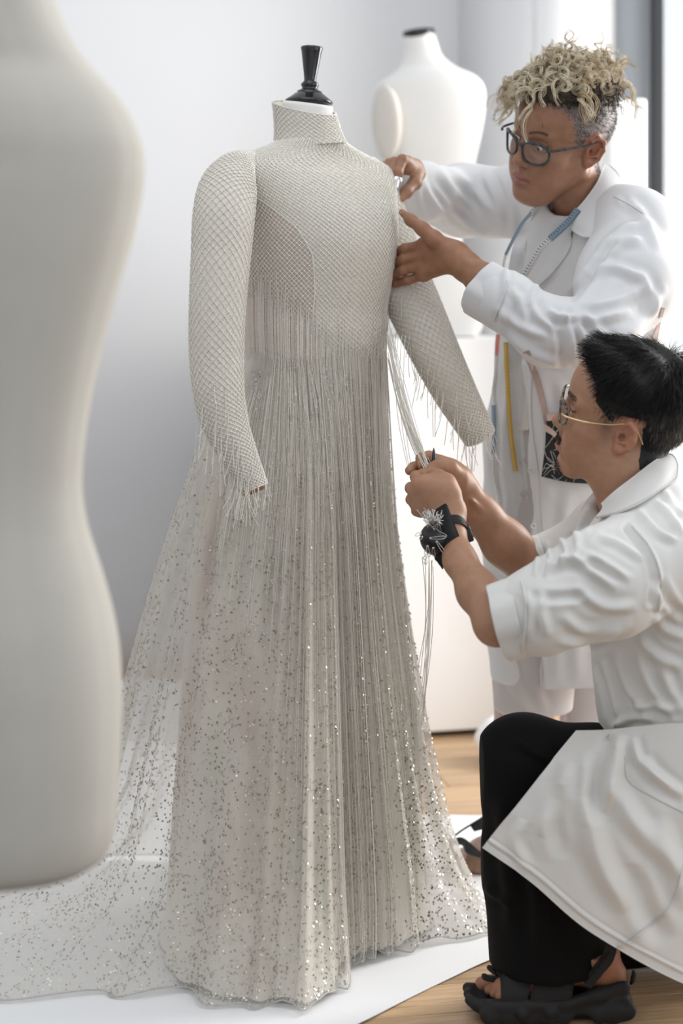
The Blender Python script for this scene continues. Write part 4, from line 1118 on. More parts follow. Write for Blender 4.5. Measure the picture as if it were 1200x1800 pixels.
# ------------------------------------------------------------------ the woman
wom = empty('person', P(965, 1500, 3.55) * [1, 1, 0], 'person with curly blonde topknot and glasses in a white lab coat pinning the gown sleeve', 'person')
WLM = [((.096, .032, .004), 937, 271, 1), ((.096, -.032, .004), 898, 253, .7), ((.1155, 0, -.029), 903, 278, 1.3), ((.100, 0, -.067), 907, 313, 1), ((.087, .0245, -.067), 934, 319, .8), ((.086, 0, -.113), 929, 350, 1), ((0, .078, -.003), 1031, 273, 1), ((-.02, .08, .030), 1047, 249, .6), ((-.005, .08, -.028), 1030, 294, .6), ((.080, 0, .088), 944, 172, 1)]
WD = 3.30
WR, WT = fit_pose(WLM, WD, (-0.25, 0.35, math.radians(-146)), wr=(20, 30, 500))
w2l = lambda q: np.linalg.solve(WR, np.asarray(q) - WT)
wl2w = lambda L: np.asarray(L) @ WR.T + WT
WN = [((-.020, 0, -.035), .050), (w2l(P(1020, 345, 3.35)), .050), (w2l(P(1025, 392, 3.39)), .055), (w2l(P(1020, 450, 3.42)), .07)]
def wextra(f):
    f.ell((.058, .034, -.070), (.020, .018, .024), .02); f.ell((.058, -.034, -.070), (.020, .018, .024), .02)
    f.ell((.050, 0, -.105), (.03, .034, .016), .025)
HW, HQ = head_solid(dict(width=1.02, nose=0.9, nosew=1.12, lips=1.15, lid=.0042, gaze=-.0008, extra=wextra), WN)
WBASE = np.array((0.325, 0.165, 0.10))
W_HAIR = [(.092, .088), (.066, .086), (.047, .068), (.042, .044), (.034, .024), (.014, .012), (.009, .026), (-.010, .037), (-.032, .030), (-.038, .0), (-.040, -.030), (-.050, -.062), (-.13, -.066), (-.16, .2), (.12, .2)]
def wcol(L):
    c, blend = skin_colors(L, WBASE, (0.30, 0.115, 0.10))
    x, y, z = L[:, 0], L[:, 1], L[:, 2]; ay = np.abs(y)
    # close-cropped sides: salt-and-pepper stubble fading out towards the forehead
    hm = smoothstep(-.004, .010, in_poly(x, z, W_HAIR) + rng.normal(scale=.002, size=len(x)))
    nz = rng.uniform(.45, 1.25, len(L))[:, None]
    c[:] = c * (1 - .82 * hm[:, None]) + .82 * hm[:, None] * np.array((.165, .15, .15)) * nz
    # brows
    t = (ay - .012) / .036; bz = .0300 + .0075 * np.sin(np.clip(t, 0, 1) * 2.4)
    blend(smoothstep(.0036, .0016, np.abs(z - bz)) * ((t > 0) & (t < 1)) * (x > .05) * .8, (.03, .018, .014))
    blend(smoothstep(.0026, .001, np.abs(z - .0115)) * (np.abs(ay - .032) < .015) * (x > .07) * .8, (.02, .012, .010))
    return c, hm
WC, WHM = wcol(HW)
HWw = wl2w(HW)
# ---- arms and hands (skin)
def woman_arms():
    f = Field(P(700, 530, 3.05) - [0.03, .02, .02], P(900, 360, 3.30) + [.02, .05, .02], .002)
    lo = np.minimum(P(676, 545, 3.0), P(676, 545, 3.35)); hi = np.maximum(P(905, 355, 3.0), P(905, 355, 3.35))
    f = Field(lo, hi, .002)
    W_ = P(806, 458, 3.15)
    f.chain([P(900, 535, 3.06), P(850, 494, 3.11), P(818, 468, 3.145), P(800, 452, 3.16)], [.034, .031, .0265, .0265], .012, flat=((.2, 1, .1), .86))
    f.chain([P(800, 452, 3.16), P(765, 440, 3.185)], [.027, .030], .015, flat=((.1, 1, 0), .62))
    f.chain([P(792, 446, 3.16), P(748, 432, 3.195)], [.022, .0165], .014, flat=((.1, 1, 0), .75))
    f.chain([P(790, 458, 3.165), P(746, 480, 3.195)], [.022, .0150], .014, flat=((.1, 1, 0), .75))
    K = [P(745, 430, 3.195), P(739, 449, 3.193), P(738, 467, 3.195), P(744, 484, 3.200)]
    for k in K: f.ell(k, (.0115, .0105, .0110), .010)
    finger(f, [K[0], P(712, 437, 3.205), P(692, 444, 3.232), P(676, 447, 3.262)], .0102, .0078)
    finger(f, [K[1], P(708, 456, 3.205), P(688, 464, 3.232), P(670, 467, 3.266)], .0100, .0076)
    finger(f, [K[2], P(708, 475, 3.207), P(687, 483, 3.232), P(671, 486, 3.262)], .0097, .0074)
    finger(f, [K[3], P(716, 493, 3.212), P(696, 498, 3.232), P(682, 500, 3.255)], .0090, .0068)
    f.chain([P(786, 440, 3.165), P(762, 420, 3.16), P(742, 402, 3.165), P(722, 387, 3.178), P(706, 373, 3.192)], [.017, .0150, .0118, .0100, .0062], .010)
    V1, Q1 = f.mesh(1)
    # her right hand, pinching at the sleeve head
    lo = np.minimum(P(655, 380, 3.25), P(655, 380, 3.6)); hi = np.maximum(P(765, 262, 3.25), P(765, 262, 3.6))
    f = Field(lo, hi, .002)
    f.chain([P(790, 345, 3.60), P(746, 324, 3.465), P(722, 305, 3.385)], [.026, .0245, .024], .012)
    f.chain([P(722, 303, 3.375), P(708, 292, 3.345)], [.024, .018], .012)
    f.cone(P(730, 292, 3.38), P(716, 284, 3.345), .014, .011, .01)
    finger(f, [P(716, 284, 3.345), P(707, 281, 3.315), P(699, 304, 3.298), P(694, 330, 3.292)], .0112, .0085)
    finger(f, [P(703, 287, 3.350), P(693, 285, 3.325), P(686, 304, 3.308), P(682, 322, 3.300)], .0106, .0082)
    finger(f, [P(694, 291, 3.355), P(684, 287, 3.335), P(677, 302, 3.320), P(673, 316, 3.312)], .0100, .0078)
    finger(f, [P(689, 297, 3.360), P(677, 291, 3.345), P(671, 302, 3.332), P(668, 312, 3.325)], .0090, .0070)
    f.chain([P(734, 305, 3.375), P(729, 322, 3.345), P(714, 338, 3.318), P(700, 353, 3.300)], [.0150, .0125, .0110, .0085], .008)
    V2, Q2 = f.mesh(1)
    return V1, Q1, V2, Q2
A1, AQ1, A2, AQ2 = woman_arms()
def woman_legs():
    f = Field(P(760, 1540, 3.75) - [0, .35, 0.03], P(1080, 1150, 3.75) + [.05, .12, .0], .005)
    f.chain([P(925, 1150, 3.52), P(920, 1290, 3.53), P(905, 1400, 3.57), P(893, 1475, 3.60)], [.075, .058, .050, .038], .02)
    f.chain([P(893, 1470, 3.60), P(880, 1500, 3.60)], [.038, .034], .02)
    f.chain([P(890, 1500, 3.60), P(850, 1497, 3.58), P(815, 1508, 3.56)], [.034, .030, .022], .02, flat=((0, 0, 1), .9))
    for i in range(5): f.cone(P(812 - 0 * i, 1508, 3.59 - .016 * i), P(797 + 1.2 * i, 1513, 3.585 - .016 * i), .0105, .0085 - .0006 * i, .006)
    f.chain([P(1035, 1150, 3.62), P(1032, 1290, 3.66), P(1045, 1400, 3.70), P(1050, 1470, 3.74)], [.072, .056, .048, .036], .02)
    f.chain([P(1050, 1470, 3.74), P(1010, 1482, 3.72), P(980, 1487, 3.70)], [.034, .03, .02], .02)
    return f.mesh(1)
LG, LGQ = woman_legs()
def join(parts):
    V, Q, C = [], [], []; n = 0
    for v, q, c in parts: V.append(v); Q.append(q + n); C.append(c); n += len(v)
    return np.vstack(V), np.vstack(Q), np.vstack(C)
def plain(V, base, knuckle=None): 
    c = np.tile(np.array(base, float), (len(V), 1)); return c
LEGC = np.array((0.50, 0.335, 0.285))
def woman_trunk():
    f = Field(P(690, 1330, 3.85) * [1, 0, 1] + [-.04, 2.92, 0], P(1230, 330, 3.3) * [1, 0, 1] + [.03, 3.86, .06], .009)
    f.chain([P(1022, 420, 3.40), P(1040, 480, 3.41), P(1026, 600, 3.45), P(1005, 790, 3.49), P(998, 960, 3.51)], [.06, .095, .120, .120, .125], .05)
    f.cone(P(925, 372, 3.52), P(1105, 420, 3.29), .045, .045, .05)
    f.chain([P(1105, 425, 3.28), P(1096, 500, 3.18), P(1050, 588, 3.08), P(960, 578, 3.065), P(880, 522, 3.09)], [.05, .05, .045, .040, .034], .03); f.chain([P(915, 368, 3.54), P(812, 360, 3.66), P(770, 342, 3.53)], [.045, .042, .032], .03)
    f.chain([P(945, 980, 3.49), P(927, 1160, 3.52)], [.09, .07], .03); f.chain([P(1040, 980, 3.56), P(1036, 1160, 3.62)], [.09, .068], .03)
    return f.mesh(1)
WTK, WTKQ = woman_trunk()
Vb, Qb, Cb = join([(WTK, WTKQ, plain(WTK, WBASE)), (HWw, HQ, WC), (A1, AQ1, plain(A1, WBASE * [1.0, .95, .9])), (A2, AQ2, plain(A2, WBASE)), (LG, LGQ, plain(LG, LEGC))])
mesh_np('body', Vb, Qb, M['skin_w'], wom, True, Cb)
eyes(WR, WT, wom, (1, -.1, -.35))
# ------------------------------------------------------------------ the man
man = empty('person', P(1000, 1780, 2.85) * [1, 1, 0], 'person with short black hair and round glasses crouching in a white coat gathering bead strands', 'person')
MLM = [((.1165, 0, -.029), 974, 736, 1.3), ((.098, 0, -.047), 983, 750, 1), ((.099, 0, -.067), 983, 783, 1), ((.092, 0, -.102), 985, 811, 1), ((.076, 0, -.116), 996, 831, .8), ((0, .078, -.003), 1080, 768, 1), ((-.02, .08, .030), 1095, 738, .6), ((-.005, .08, -.028), 1072, 792, .6), ((.092, 0, .032), 1003, 686, 1), ((.075, 0, .098), 1045, 638, .8), ((.089, .032, .006), 1006, 715, .8)]
MD = 2.86
MR, MT = fit_pose(MLM, MD, (-0.15, -0.22, math.radians(170)), wr=(20, 20, 500))
m2l = lambda q: np.linalg.solve(MR, np.asarray(q) - MT)
ml2w = lambda L: np.asarray(L) @ MR.T + MT
MN = [((-.022, 0, -.040), .054), (m2l(P(1096, 830, 2.86)), .056), (m2l(P(1120, 880, 2.86)), .060), (m2l(P(1140, 940, 2.86)), .08)]
HM, HMQ = head_solid(dict(width=1.0, nose=1.0, nosew=1.0, lips=.95), MN)
MBASE = np.array((0.40, 0.215, 0.135))
M_HAIR = [(.090, .098), (.066, .088), (.050, .070), (.045, .046), (.034, .036), (.022, .026), (.014, .022), (.008, .028), (-.012, .037), (-.034, .030), (-.041, .0), (-.042, -.036), (-.056, -.078), (-.14, -.080), (-.16, .2), (.12, .2)]
def mcol(L):
    c, blend = skin_colors(L, MBASE, (0.36, 0.16, 0.125))
    x, y, z = L[:, 0], L[:, 1], L[:, 2]; ay = np.abs(y)
    nz = rng.uniform(.6, 1.2, len(L))
    blend(np.exp(-((z + .0545) / .0055) ** 2) * (x > .086) * (ay < .024) * .62 * nz, (.05, .04, .035))        # moustache
    blend(smoothstep(-.092, -.104, z) * (x > .055) * smoothstep(.034, .02, ay) * .45 * nz, (.06, .05, .045))   # goatee
    blend(smoothstep(.022, .012, ay) * np.exp(-((z + .086) / .006) ** 2) * (x > .08) * .35 * nz, (.06, .05, .045))
    t = (ay - .012) / .038; bz = .0300 + .006 * np.sin(np.clip(t, 0, 1) * 2.6)
    blend(smoothstep(.005, .002, np.abs(z - bz)) * ((t > 0) & (t < 1)) * (x > .05) * .42, (.05, .035, .028))
    blend(smoothstep(.0024, .001, np.abs(z - .0115)) * (np.abs(ay - .032) < .015) * (x > .07) * .8, (.02, .012, .010))
    blend(np.exp(-((x - .024) / .010) ** 2 - ((z - .010) / .020) ** 2) * (ay > .05) * .55 * nz, (.055, .045, .04))
    hm = smoothstep(-.005, .006, in_poly(x, z, M_HAIR) + rng.normal(scale=.0015, size=len(x)))
    c[:] = c * (1 - .75 * hm[:, None]) + .75 * hm[:, None] * np.array((.035, .032, .030)) * nz[:, None]
    return c
MC = mcol(HM); HMw = ml2w(HM)
def man_arms():
    lo = np.minimum(P(700, 1145, 2.6), P(700, 1145, 3.1)); hi = np.maximum(P(960, 790, 2.6), P(960, 790, 3.1))
    f = Field(np.minimum(lo, P(700, 1145, 2.6)), hi, .0024)
    # near forearm and fist
    f.chain([P(905, 1092, 2.66), P(874, 1082, 2.70), P(840, 1040, 2.745), P(808, 985, 2.81), P(792, 932, 2.87), P(784, 900, 2.90)], [.036, .0365, .032, .0245, .0218, .0240], .02)
    f.ell(P(868, 1104, 2.68), (.028, .030, .028), .02)
    f.chain([P(788, 898, 2.895), P(764, 872, 2.905)], [.030, .034], .02, flat=((.1, 1, 0), .75))
    f.chain([P(778, 862, 2.90), P(748, 852, 2.905)], [.026, .018], .014)
    f.chain([P(775, 890, 2.905), P(742, 892, 2.915)], [.024, .016], .014)
    K = [P(735, 851, 2.905), P(729, 865, 2.912), P(729, 881, 2.918), P(737, 897, 2.925)]
    for k, r in zip(K, (.0130, .0130, .0125, .0115)): f.ell(k, (r, r, r), .010)
    finger(f, [K[0], P(731, 838, 2.93), P(742, 834, 2.95), P(752, 832, 2.955)], .0108, .0080)
    finger(f, [K[1], P(722, 858, 2.945), P(738, 850, 2.968), P(753, 852, 2.965)], .0106, .0082)
    finger(f, [K[2], P(723, 878, 2.950), P(740, 872, 2.972), P(756, 872, 2.965)], .0100, .0080)
    finger(f, [K[3], P(732, 898, 2.950), P(747, 892, 2.970), P(760, 890, 2.962)], .0092, .0074)
    f.chain([P(793, 868, 2.90), P(784, 848, 2.905), P(770, 838, 2.92), P(757, 833, 2.94)], [.0165, .0140, .0118, .0088], .009)
    # far forearm and hand, thumb uppermost
    f.chain([P(945, 1010, 3.02), P(888, 955, 3.01), P(845, 905, 3.0), P(816, 864, 2.99)], [.040, .039, .031, .0235], .02)
    f.chain([P(816, 862, 2.99), P(788, 835, 2.985)], [.026, .028], .014, flat=((0, 1, 0), .78))
    f.chain([P(808, 840, 2.985), P(772, 816, 2.985)], [.022, .016], .012)
    f.chain([P(800, 850, 2.975), P(790, 846, 2.965)], [.024, .018], .012)
    finger(f, [P(775, 812, 2.990), P(754, 803, 2.99), P(740, 806, 2.985), P(741, 818, 2.972)], .0110, .0082)
    finger(f, [P(770, 822, 2.995), P(745, 818, 3.0), P(727, 822, 2.992), P(720, 827, 2.978)], .0108, .0088)
    finger(f, [P(772, 834, 3.0), P(750, 834, 3.01), P(736, 838, 3.0), P(742, 846, 2.985)], .0104, .0082)
    finger(f, [P(776, 845, 3.0), P(758, 848, 3.01), P(748, 852, 3.0), P(752, 858, 2.985)], .0094, .0076)
    f.chain([P(806, 838, 2.968), P(790, 824, 2.955), P(774, 818, 2.950), P(759, 822, 2.952)], [.0170, .0142, .0118, .0090], .009)
    f.cone(P(830, 880, 2.962), P(862, 915, 2.975), .0035, .002, .008)
    return f.mesh(1)
MA, MAQ = man_arms()
def man_feet():
    f = Field(P(800, 1800, 3.12) * [1, 0, 1] + [0, 2.6, -.03], P(1330, 1640, 2.9) * [1, 0, 1] + [.05, 3.25, 0.0], .0035)
    q = lambda px, y, z: np.array([P(px, 1700, 2.84)[0], y, z])
    an = q(1035, 2.845, .105)
    f.chain([P(1050, 1600, 2.86), an], [.050, .040], .02)
    f.chain([an, q(1060, 2.845, .062)], [.040, .033], .02); f.ell(q(1066, 2.845, .058), (.034, .031, .030), .02)
    f.chain([an, q(950, 2.842, .064), q(884, 2.842, .044)], [.042, .030, .020], .025, flat=((0, 1, 0), 1.3))
    for i in range(5):
        y = (2.874, 2.850, 2.834, 2.819, 2.805)[i]; f.cone(q(878 + 3 * i, y, .044), q((850, 860, 868, 876, 884)[i], y, .036), .0110 if i == 0 else .0078, (.0128, .0088, .0084, .0080, .0074)[i], .0025)
    return f.mesh(1)
MF, MFQ = man_feet()
def man_trunk():
    f = Field(P(880, 1720, 3.2) * [1, 0, 1] + [-.05, 2.58, -.04], P(1420, 800, 2.8) * [1, 0, 1] + [0, 3.2, .05], .009)
    f.chain([P(1130, 900, 2.86), P(1150, 975, 2.87), P(1195, 1080, 2.87), P(1240, 1230, 2.87), P(1290, 1370, 2.87)], [.055, .09, .115, .13, .13], .05)
    f.cone(P(1138, 940, 2.73), P(1090, 935, 3.0), .05, .05, .05)
    f.chain([P(1135, 950, 2.71), P(1050, 1030, 2.67), P(905, 1092, 2.66), P(874, 1084, 2.70)], [.050, .048, .038, .036], .03); f.chain([P(1065, 955, 3.01), P(985, 990, 3.03), P(925, 1000, 3.02)], [.045, .040, .036], .03)
    f.chain([P(1310, 1420, 2.83), P(935, 1352, 2.87), P(1020, 1600, 2.865)], [.085, .055, .045], .03); f.chain([P(1310, 1450, 3.0), P(1095, 1625, 3.03), P(1330, 1660, 3.05)], [.08, .05, .04], .03)
    return f.mesh(1)
MTK, MTKQ = man_trunk()
Vb, Qb, Cb = join([(MTK, MTKQ, plain(MTK, MBASE)), (HMw, HMQ, MC), (MA, MAQ, plain(MA, MBASE * [1.0, 1.0, .98])), (MF, MFQ, plain(MF, MBASE * [.95, .8, .75]))])
mesh_np('body', Vb, Qb, M['skin_m'], man, True, Cb)
eyes(MR, MT, man, (1, .0, .05))
# ------------------------------------------------------------------ the woman's clothes
def zrow(py, D): return CAMH - (py - YHP) / F * D
def w_torso(f, dr=0.0, top=True):
    f.chain([P(1040, 455, 3.40), P(1024, 600, 3.44), P(1003, 790, 3.48), P(996, 930, 3.50), P(994, 1060, 3.51), P(995, 1260, 3.52)], np.array([.135, .166, .170, .168, .160, .146]) - dr, .04)
    f.cone(P(912, 352, 3.53), P(1000, 362, 3.42), .064 - dr, .066 - dr, .05); f.cone(P(1000, 362, 3.42), P(1114, 402, 3.28), .066 - dr, .074 - dr, .05)
def w_open(f, k=.008):
    f.chain([P(1000, 345, 3.25), P(978, 395, 3.28), P(950, 450, 3.295), P(920, 520, 3.32), P(905, 585, 3.335)], [.050, .036, .027, .013, .009], k, cut=True)
    f.chain([P(905, 580, 3.345), P(906, 650, 3.360), P(907, 760, 3.366), P(915, 900, 3.376), P(923, 1050, 3.388), P(925, 1260, 3.40)], [.014, .026, .032, .033, .034, .035], k, cut=True)
def coat_w():
    f = Field(P(690, 1260, 3.85) * [1, 0, 1] + [-.04, 2.92, 0], P(1230, 270, 3.2) * [1, 0, 1] + [.03, 3.86, .06], .0045)
    w_torso(f)
    f.chain([P(1112, 405, 3.27), P(1100, 495, 3.17), P(1052, 588, 3.07)], [.076, .086, .066], .045)
    f.chain([P(1052, 588, 3.07), P(965, 583, 3.06), P(890, 533, 3.085), P(840, 503, 3.11)], [.066, .058, .049, .044], .03)
    f.chain([P(905, 356, 3.54), P(812, 354, 3.66), P(738, 336, 3.455), P(704, 322, 3.385)], [.076, .074, .056, .047], .03)
    fd = P(840, 503, 3.11) - P(890, 533, 3.085); fd /= np.linalg.norm(fd)
    f.cone(P(900, 540, 3.08), P(800, 478, 3.14), .037, .040, .004, cut=True)
    w_open(f)
    # neck hole
    f.cone(P(1022, 395, 3.39), P(1005, 290, 3.32), .058, .066, .012, cut=True)
    f.plane((0, 0, zrow(1211, 3.48)), (0.05, 0, -1))
    # sleeve ends
    c = P(846, 506, 3.11); a = (f.ax[0][:, None, None] - c[0]) * fd[0] + (f.ax[1][None, :, None] - c[1]) * fd[1] + (f.ax[2][None, None, :] - c[2]) * fd[2]
    m = (np.abs(f.ax[0] - c[0]) < .12)[:, None, None] & (np.abs(f.ax[1] - c[1]) < .10)[None, :, None] & (np.abs(f.ax[2] - c[2]) < .10)[None, None, :]
    f.d = np.where(m, np.maximum(f.d, a), f.d).astype(np.float32)
    return f.mesh(2)
CWV, CWQ = coat_w()
CWV = wrinkle(CWV, CWQ, .0022, 26, 3, (1, 1, .6))
W_ST = [  # far sleeve: long diagonal folds
    ([(735, 300), (752, 340), (790, 385)], 7, .006), ([(770, 298), (800, 340), (850, 400)], 8, .008), ([(790, 300), (830, 330), (880, 390)], 7, .006), ([(725, 300), (738, 345), (748, 380)], 6, .005), ([(850, 300), (868, 340), (888, 400)], 8, .006), ([(880, 300), (900, 360), (905, 430)], 7, .005), ([(800, 372), (835, 402), (862, 412)], 6, .006), ([(755, 330), (800, 392), (840, 418)], 6, -.005),
    # near upper arm and shoulder
    ([(1040, 470), (1085, 430), (1130, 418)], 9, .009), ([(1030, 485), (1075, 470), (1135, 492)], 9, .009), ([(1050, 440), (1100, 400), (1150, 395)], 8, .007), ([(1020, 540), (1080, 530), (1140, 500)], 9, .007), ([(1010, 555), (1050, 560), (1110, 545)], 8, .008), ([(1100, 350), (1130, 380), (1160, 440)], 9, .006), ([(1080, 345), (1100, 365), (1128, 372)], 6, .002),
    ([(1000, 530), (1030, 495), (1062, 445), (1085, 425)], 7, -.012), ([(1090, 600), (1135, 560), (1170, 500)], 9, .006), ([(1120, 470), (1145, 520), (1150, 560)], 9, .005),
    # elbow crush
    ([(985, 545), (1003, 585), (1010, 640)], 7, .011), ([(1005, 550), (1030, 600), (1040, 640)], 7, .010), ([(970, 560), (985, 600), (985, 648)], 6, -.008), ([(1020, 550), (1060, 590), (1075, 630)], 8, .008), ([(960, 545), (990, 560), (1010, 552)], 6, .009),
    # forearm
    ([(870, 540), (915, 575), (965, 592)], 8, .007), ([(895, 505), (920, 540), (925, 580)], 8, .006), ([(880, 575), (930, 620), (1000, 645)], 8, .006), ([(925, 515), (945, 555), (985, 585)], 7, .007),
    # body fronts
    ([(930, 540), (945, 500), (975, 470)], 6, .006), ([(890, 440), (888, 520), (880, 590)], 7, .006), ([(905, 430), (902, 500), (892, 560)], 6, .005), ([(945, 660), (960, 760), (962, 880)], 12, .006), ([(985, 670), (1000, 720), (1040, 750)], 10, .006), ([(880, 620), (866, 720), (858, 860)], 8, .005), ([(1000, 860), (990, 960), (1000, 1100)], 12, .006), ([(1040, 690), (1100, 700), (1160, 680)], 10, .006), ([(1125, 600), (1150, 640), (1165, 700)], 8, .005),
    ([(917, 640), (915, 700), (918, 790), (928, 880), (938, 1000), (936, 1205)], 5, .004, 'full'), ([(1000, 1000), (1010, 1100), (1015, 1205)], 12, .006), ([(960, 1000), (962, 1100), (958, 1205)], 12, -.006)]
CWV = folds(CWV, CWQ, W_ST)
coat_w_o = mesh_np('lab_coat', CWV, CWQ, M['coat'], wom)
SW = Surf((CWV, CWQ)); SWT = Surf((CWV, CWQ[(CWV[CWQ][:, :, 1].mean(1) > 3.2) | (CWV[CWQ][:, :, 0].mean(1) > .47)]))
# rolled cuff of the near sleeve
def ring_cuff(c0, c1, r0, r1, name, m, parent, thick=.004, fl=1.0, n=64, wob=.0015, tip=None, seed=1):
    c0 = np.array(c0); c1 = np.array(c1); ax = (c1 - c0) / np.linalg.norm(c1 - c0); q = np.array(Vector((0, 0, 1)).rotation_difference(Vector(ax)).to_matrix())
    L = np.linalg.norm(c1 - c0); a = np.linspace(0, 2 * np.pi, n, endpoint=False)
    prof = [(r0 - thick * .6, 0.004), (r0 + thick, 0.0), (r0 * .6 + r1 * .4 + thick * 1.25, L * .4), (r1 + thick, L - .003), (r1 + thick * .5, L), (r1 - thick * .5, L - .001), (r1 - thick, L - .01), (r0 - thick, L * .25)]
    pr = cr(np.array(prof), 30); rg = np.random.default_rng(seed); ph = rg.uniform(0, 6.28, 4)
    wv = 1 + (wob / r0) * (np.sin(3 * a + ph[0]) + .7 * np.sin(5 * a + ph[1]) + .5 * np.sin(9 * a + ph[2]))
    V = np.stack([pr[None, :, 0] * wv[:, None] * np.cos(a)[:, None], fl * pr[None, :, 0] * wv[:, None] * np.sin(a)[:, None], pr[None, :, 1] + .003 * np.sin(2 * a + ph[3])[:, None] + 0 * a[:, None]], -1).reshape(-1, 3)
    V = V @ q.T + c0
    Q = grid_faces(n, 30, True); return mesh_np(name, V, Q, m, parent)
ring_cuff(P(890, 534, 3.085), P(842, 505, 3.108), .0475, .0495, 'rolled_cuff', M['coat'], coat_w_o, .0035, wob=.0018)
laid_line(SW, [(893, 492), (882, 528), (866, 566)], .0013, 'cuff_edge', M['coat'], coat_w_o, off=.0035)
# vest under the coat, then the shorts
def vest_w():
    f = Field(P(840, 830, 3.7) * [1, 0, 1] + [0, 3.15, 0], P(1180, 330, 3.3) * [1, 0, 1] + [0, 3.75, .03], .006)
    w_torso(f, .034); f.cone(P(1010, 425, 3.37), P(955, 330, 3.25), .060, .10, .012, cut=True)
    f.plane(P(900, 770, 3.35), (0.30, 0, -1)); return f.mesh(2)
VSV, VSQ = vest_w(); V, Q = VSV, VSQ; V = wrinkle(V, Q, .0018, 30, 5); V = folds(V, Q, [([(915, 640), (905, 700), (880, 770)], 6, .004), ([(900, 600), (895, 690), (885, 760)], 6, -.004), ([(950, 400), (935, 450), (920, 500)], 7, .004)]); mesh_np('vest', V, Q, M['shirt'], wom)
def shorts_w():
    f = Field(P(840, 1300, 3.8) * [1, 0, 1] + [-.02, 3.25, 0], P(1110, 730, 3.3) * [1, 0, 1] + [.02, 3.8, .03], .006)
    f.chain([P(1003, 760, 3.48), P(996, 930, 3.50), P(994, 1000, 3.51)], np.array([.134, .132, .126]), .04)
    f.chain([P(950, 960, 3.48), P(940, 1100, 3.50), P(935, 1270, 3.51)], [.098, .088, .080], .03)
    f.chain([P(1040, 960, 3.56), P(1036, 1100, 3.60), P(1032, 1300, 3.63)], [.105, .080, .062], .02)
    f.cone(P(928, 1205, 3.51), P(928, 1300, 3.53), .064, .070, .004, cut=True)
    X = f.ax[0][:, None, None]; Z = f.ax[2][None, None, :]
    f.d = np.maximum(f.d, np.where(X < P(1000, 0, 3.55)[0], zrow(1253, 3.48) - Z, zrow(1292, 3.6) - Z) + 0 * f.d).astype(np.float32)
    return f.mesh(2)
V, Q = shorts_w(); V = wrinkle(V, Q, .002, 32, 8, (1, 1, .5)); V = folds(V, Q, [([(880, 800), (905, 812), (930, 806)], 5, .004), ([(885, 850), (910, 868), (935, 862)], 5, .004), ([(893, 760), (890, 820), (898, 900)], 5, -.004), ([(885, 1160), (905, 1210), (935, 1250)], 9, .006), ([(950, 1180), (945, 1220), (960, 1250)], 9, .005)])
C = np.tile(np.array((.60, .565, .555)), (len(V), 1)); M['shorts_v'] = vcol_mat('linen_shorts', .8, .2, var=.05, vscale=14)
C = np.where((V[:, 2] < zrow(1080, 3.5))[:, None], np.array((.80, .775, .755)), C)
mesh_np('shorts', V, Q, M['shorts_w'], wom)
laid(Surf((VSV, VSQ)), [[(968, 372), (930, 400)], [(955, 405), (924, 425)], [(938, 440), (921, 455)], [(926, 478), (918, 486)]], 24, 12, 'shaded_undershirt', M['shorts'], wom, .004, .002)  # inner-garment strip, its dark colour carries the shade inside the coat opening
# lapel, collar, placket with buttons, pocket seam
laid(SWT, [[(1008, 372), (1003, 412)], [(985, 398), (1004, 428)], [(962, 425), (990, 455)], [(938, 458), (962, 488)], [(918, 505), (922, 520)]], 40, 14, 'lapel', M['coat'], coat_w_o, .007, .002, smooth=10)
g = np.array([[P(*q) for q in r_] for r_ in [
    [(1062, 288, 3.335), (1074, 292, 3.345), (1088, 308, 3.335), (1090, 330, 3.31)],
    [(1050, 318, 3.29), (1064, 328, 3.275), (1080, 352, 3.245), (1078, 372, 3.222)],
    [(1028, 350, 3.275), (1044, 362, 3.255), (1062, 388, 3.222), (1056, 402, 3.205)],
    [(1004, 376, 3.275), (1018, 388, 3.255), (1034, 405, 3.225), (1041, 416, 3.205)],
    [(992, 392, 3.285), (1000, 400, 3.275), (1010, 409, 3.255), (1022, 415, 3.225)]]])
V, Q = shell(orient(sheet(g, 44, 18)), .0022); mesh_np('collar', V, Q, M['coat'], coat_w_o)
# the collar's far wing and lapel
laid(SWT, [[(944, 362), (925, 378)], [(934, 388), (912, 402)], [(926, 420), (902, 430)], [(916, 470), (894, 470)], [(908, 520), (890, 505)]], 30, 10, 'lapel', M['coat'], coat_w_o, .008, .002, smooth=10)
def button(px, py, surf, parent, r=.0058, off=.001, m='button'):
    d = surf.depth(px, py)
    if d is None: return
    e = 3; p0 = P(px, py, d); ex = P(px + e, py, surf.depth(px + e, py, d)) - p0; ez = P(px, py - e, surf.depth(px, py - e, d)) - p0
    n = np.cross(ex, ez); n = n / np.linalg.norm(n); n = n if n @ (np.array([0, 0, CAMH]) - p0) > 0 else -n
    q = np.array(Vector((0, 0, 1)).rotation_difference(Vector(n)).to_matrix())
    V, Q = lathe([(0, .0008), (r * .55, .0008), (r * .62, .0018), (r * .92, .0018), (r, .001), (r, -.001), (0, -.001)], p0 + n * off, 24, tilt=q); b = mesh_np('button', V, Q, M[m], parent)
    mbh = MB()
    for dx, dy in ((1, 1), (1, -1), (-1, 1), (-1, -1)):
        Vh, Qh = lathe([(0, .0010), (r * .12, .0010), (r * .12, .0002), (0, .0002)], (0, 0, 0), 8); Vh = Vh + [dx * r * .25, dy * r * .25, 0]; mbh.add(Vh @ q.T + p0 + n * off, Qh)
    mbh.build('buttonhole', M['black_gloss'], b)
button(932, 827, SW, coat_w_o); button(937, 925, SW, coat_w_o)
laid_line(SW, [(935, 640), (934, 740), (948, 850), (955, 1000), (953, 1205)], .0009, 'placket_seam', M['stitch'], coat_w_o)
laid_line(SW, [(1078, 345), (1110, 362), (1130, 375)], .0009, 'yoke_seam', M['stitch'], coat_w_o)
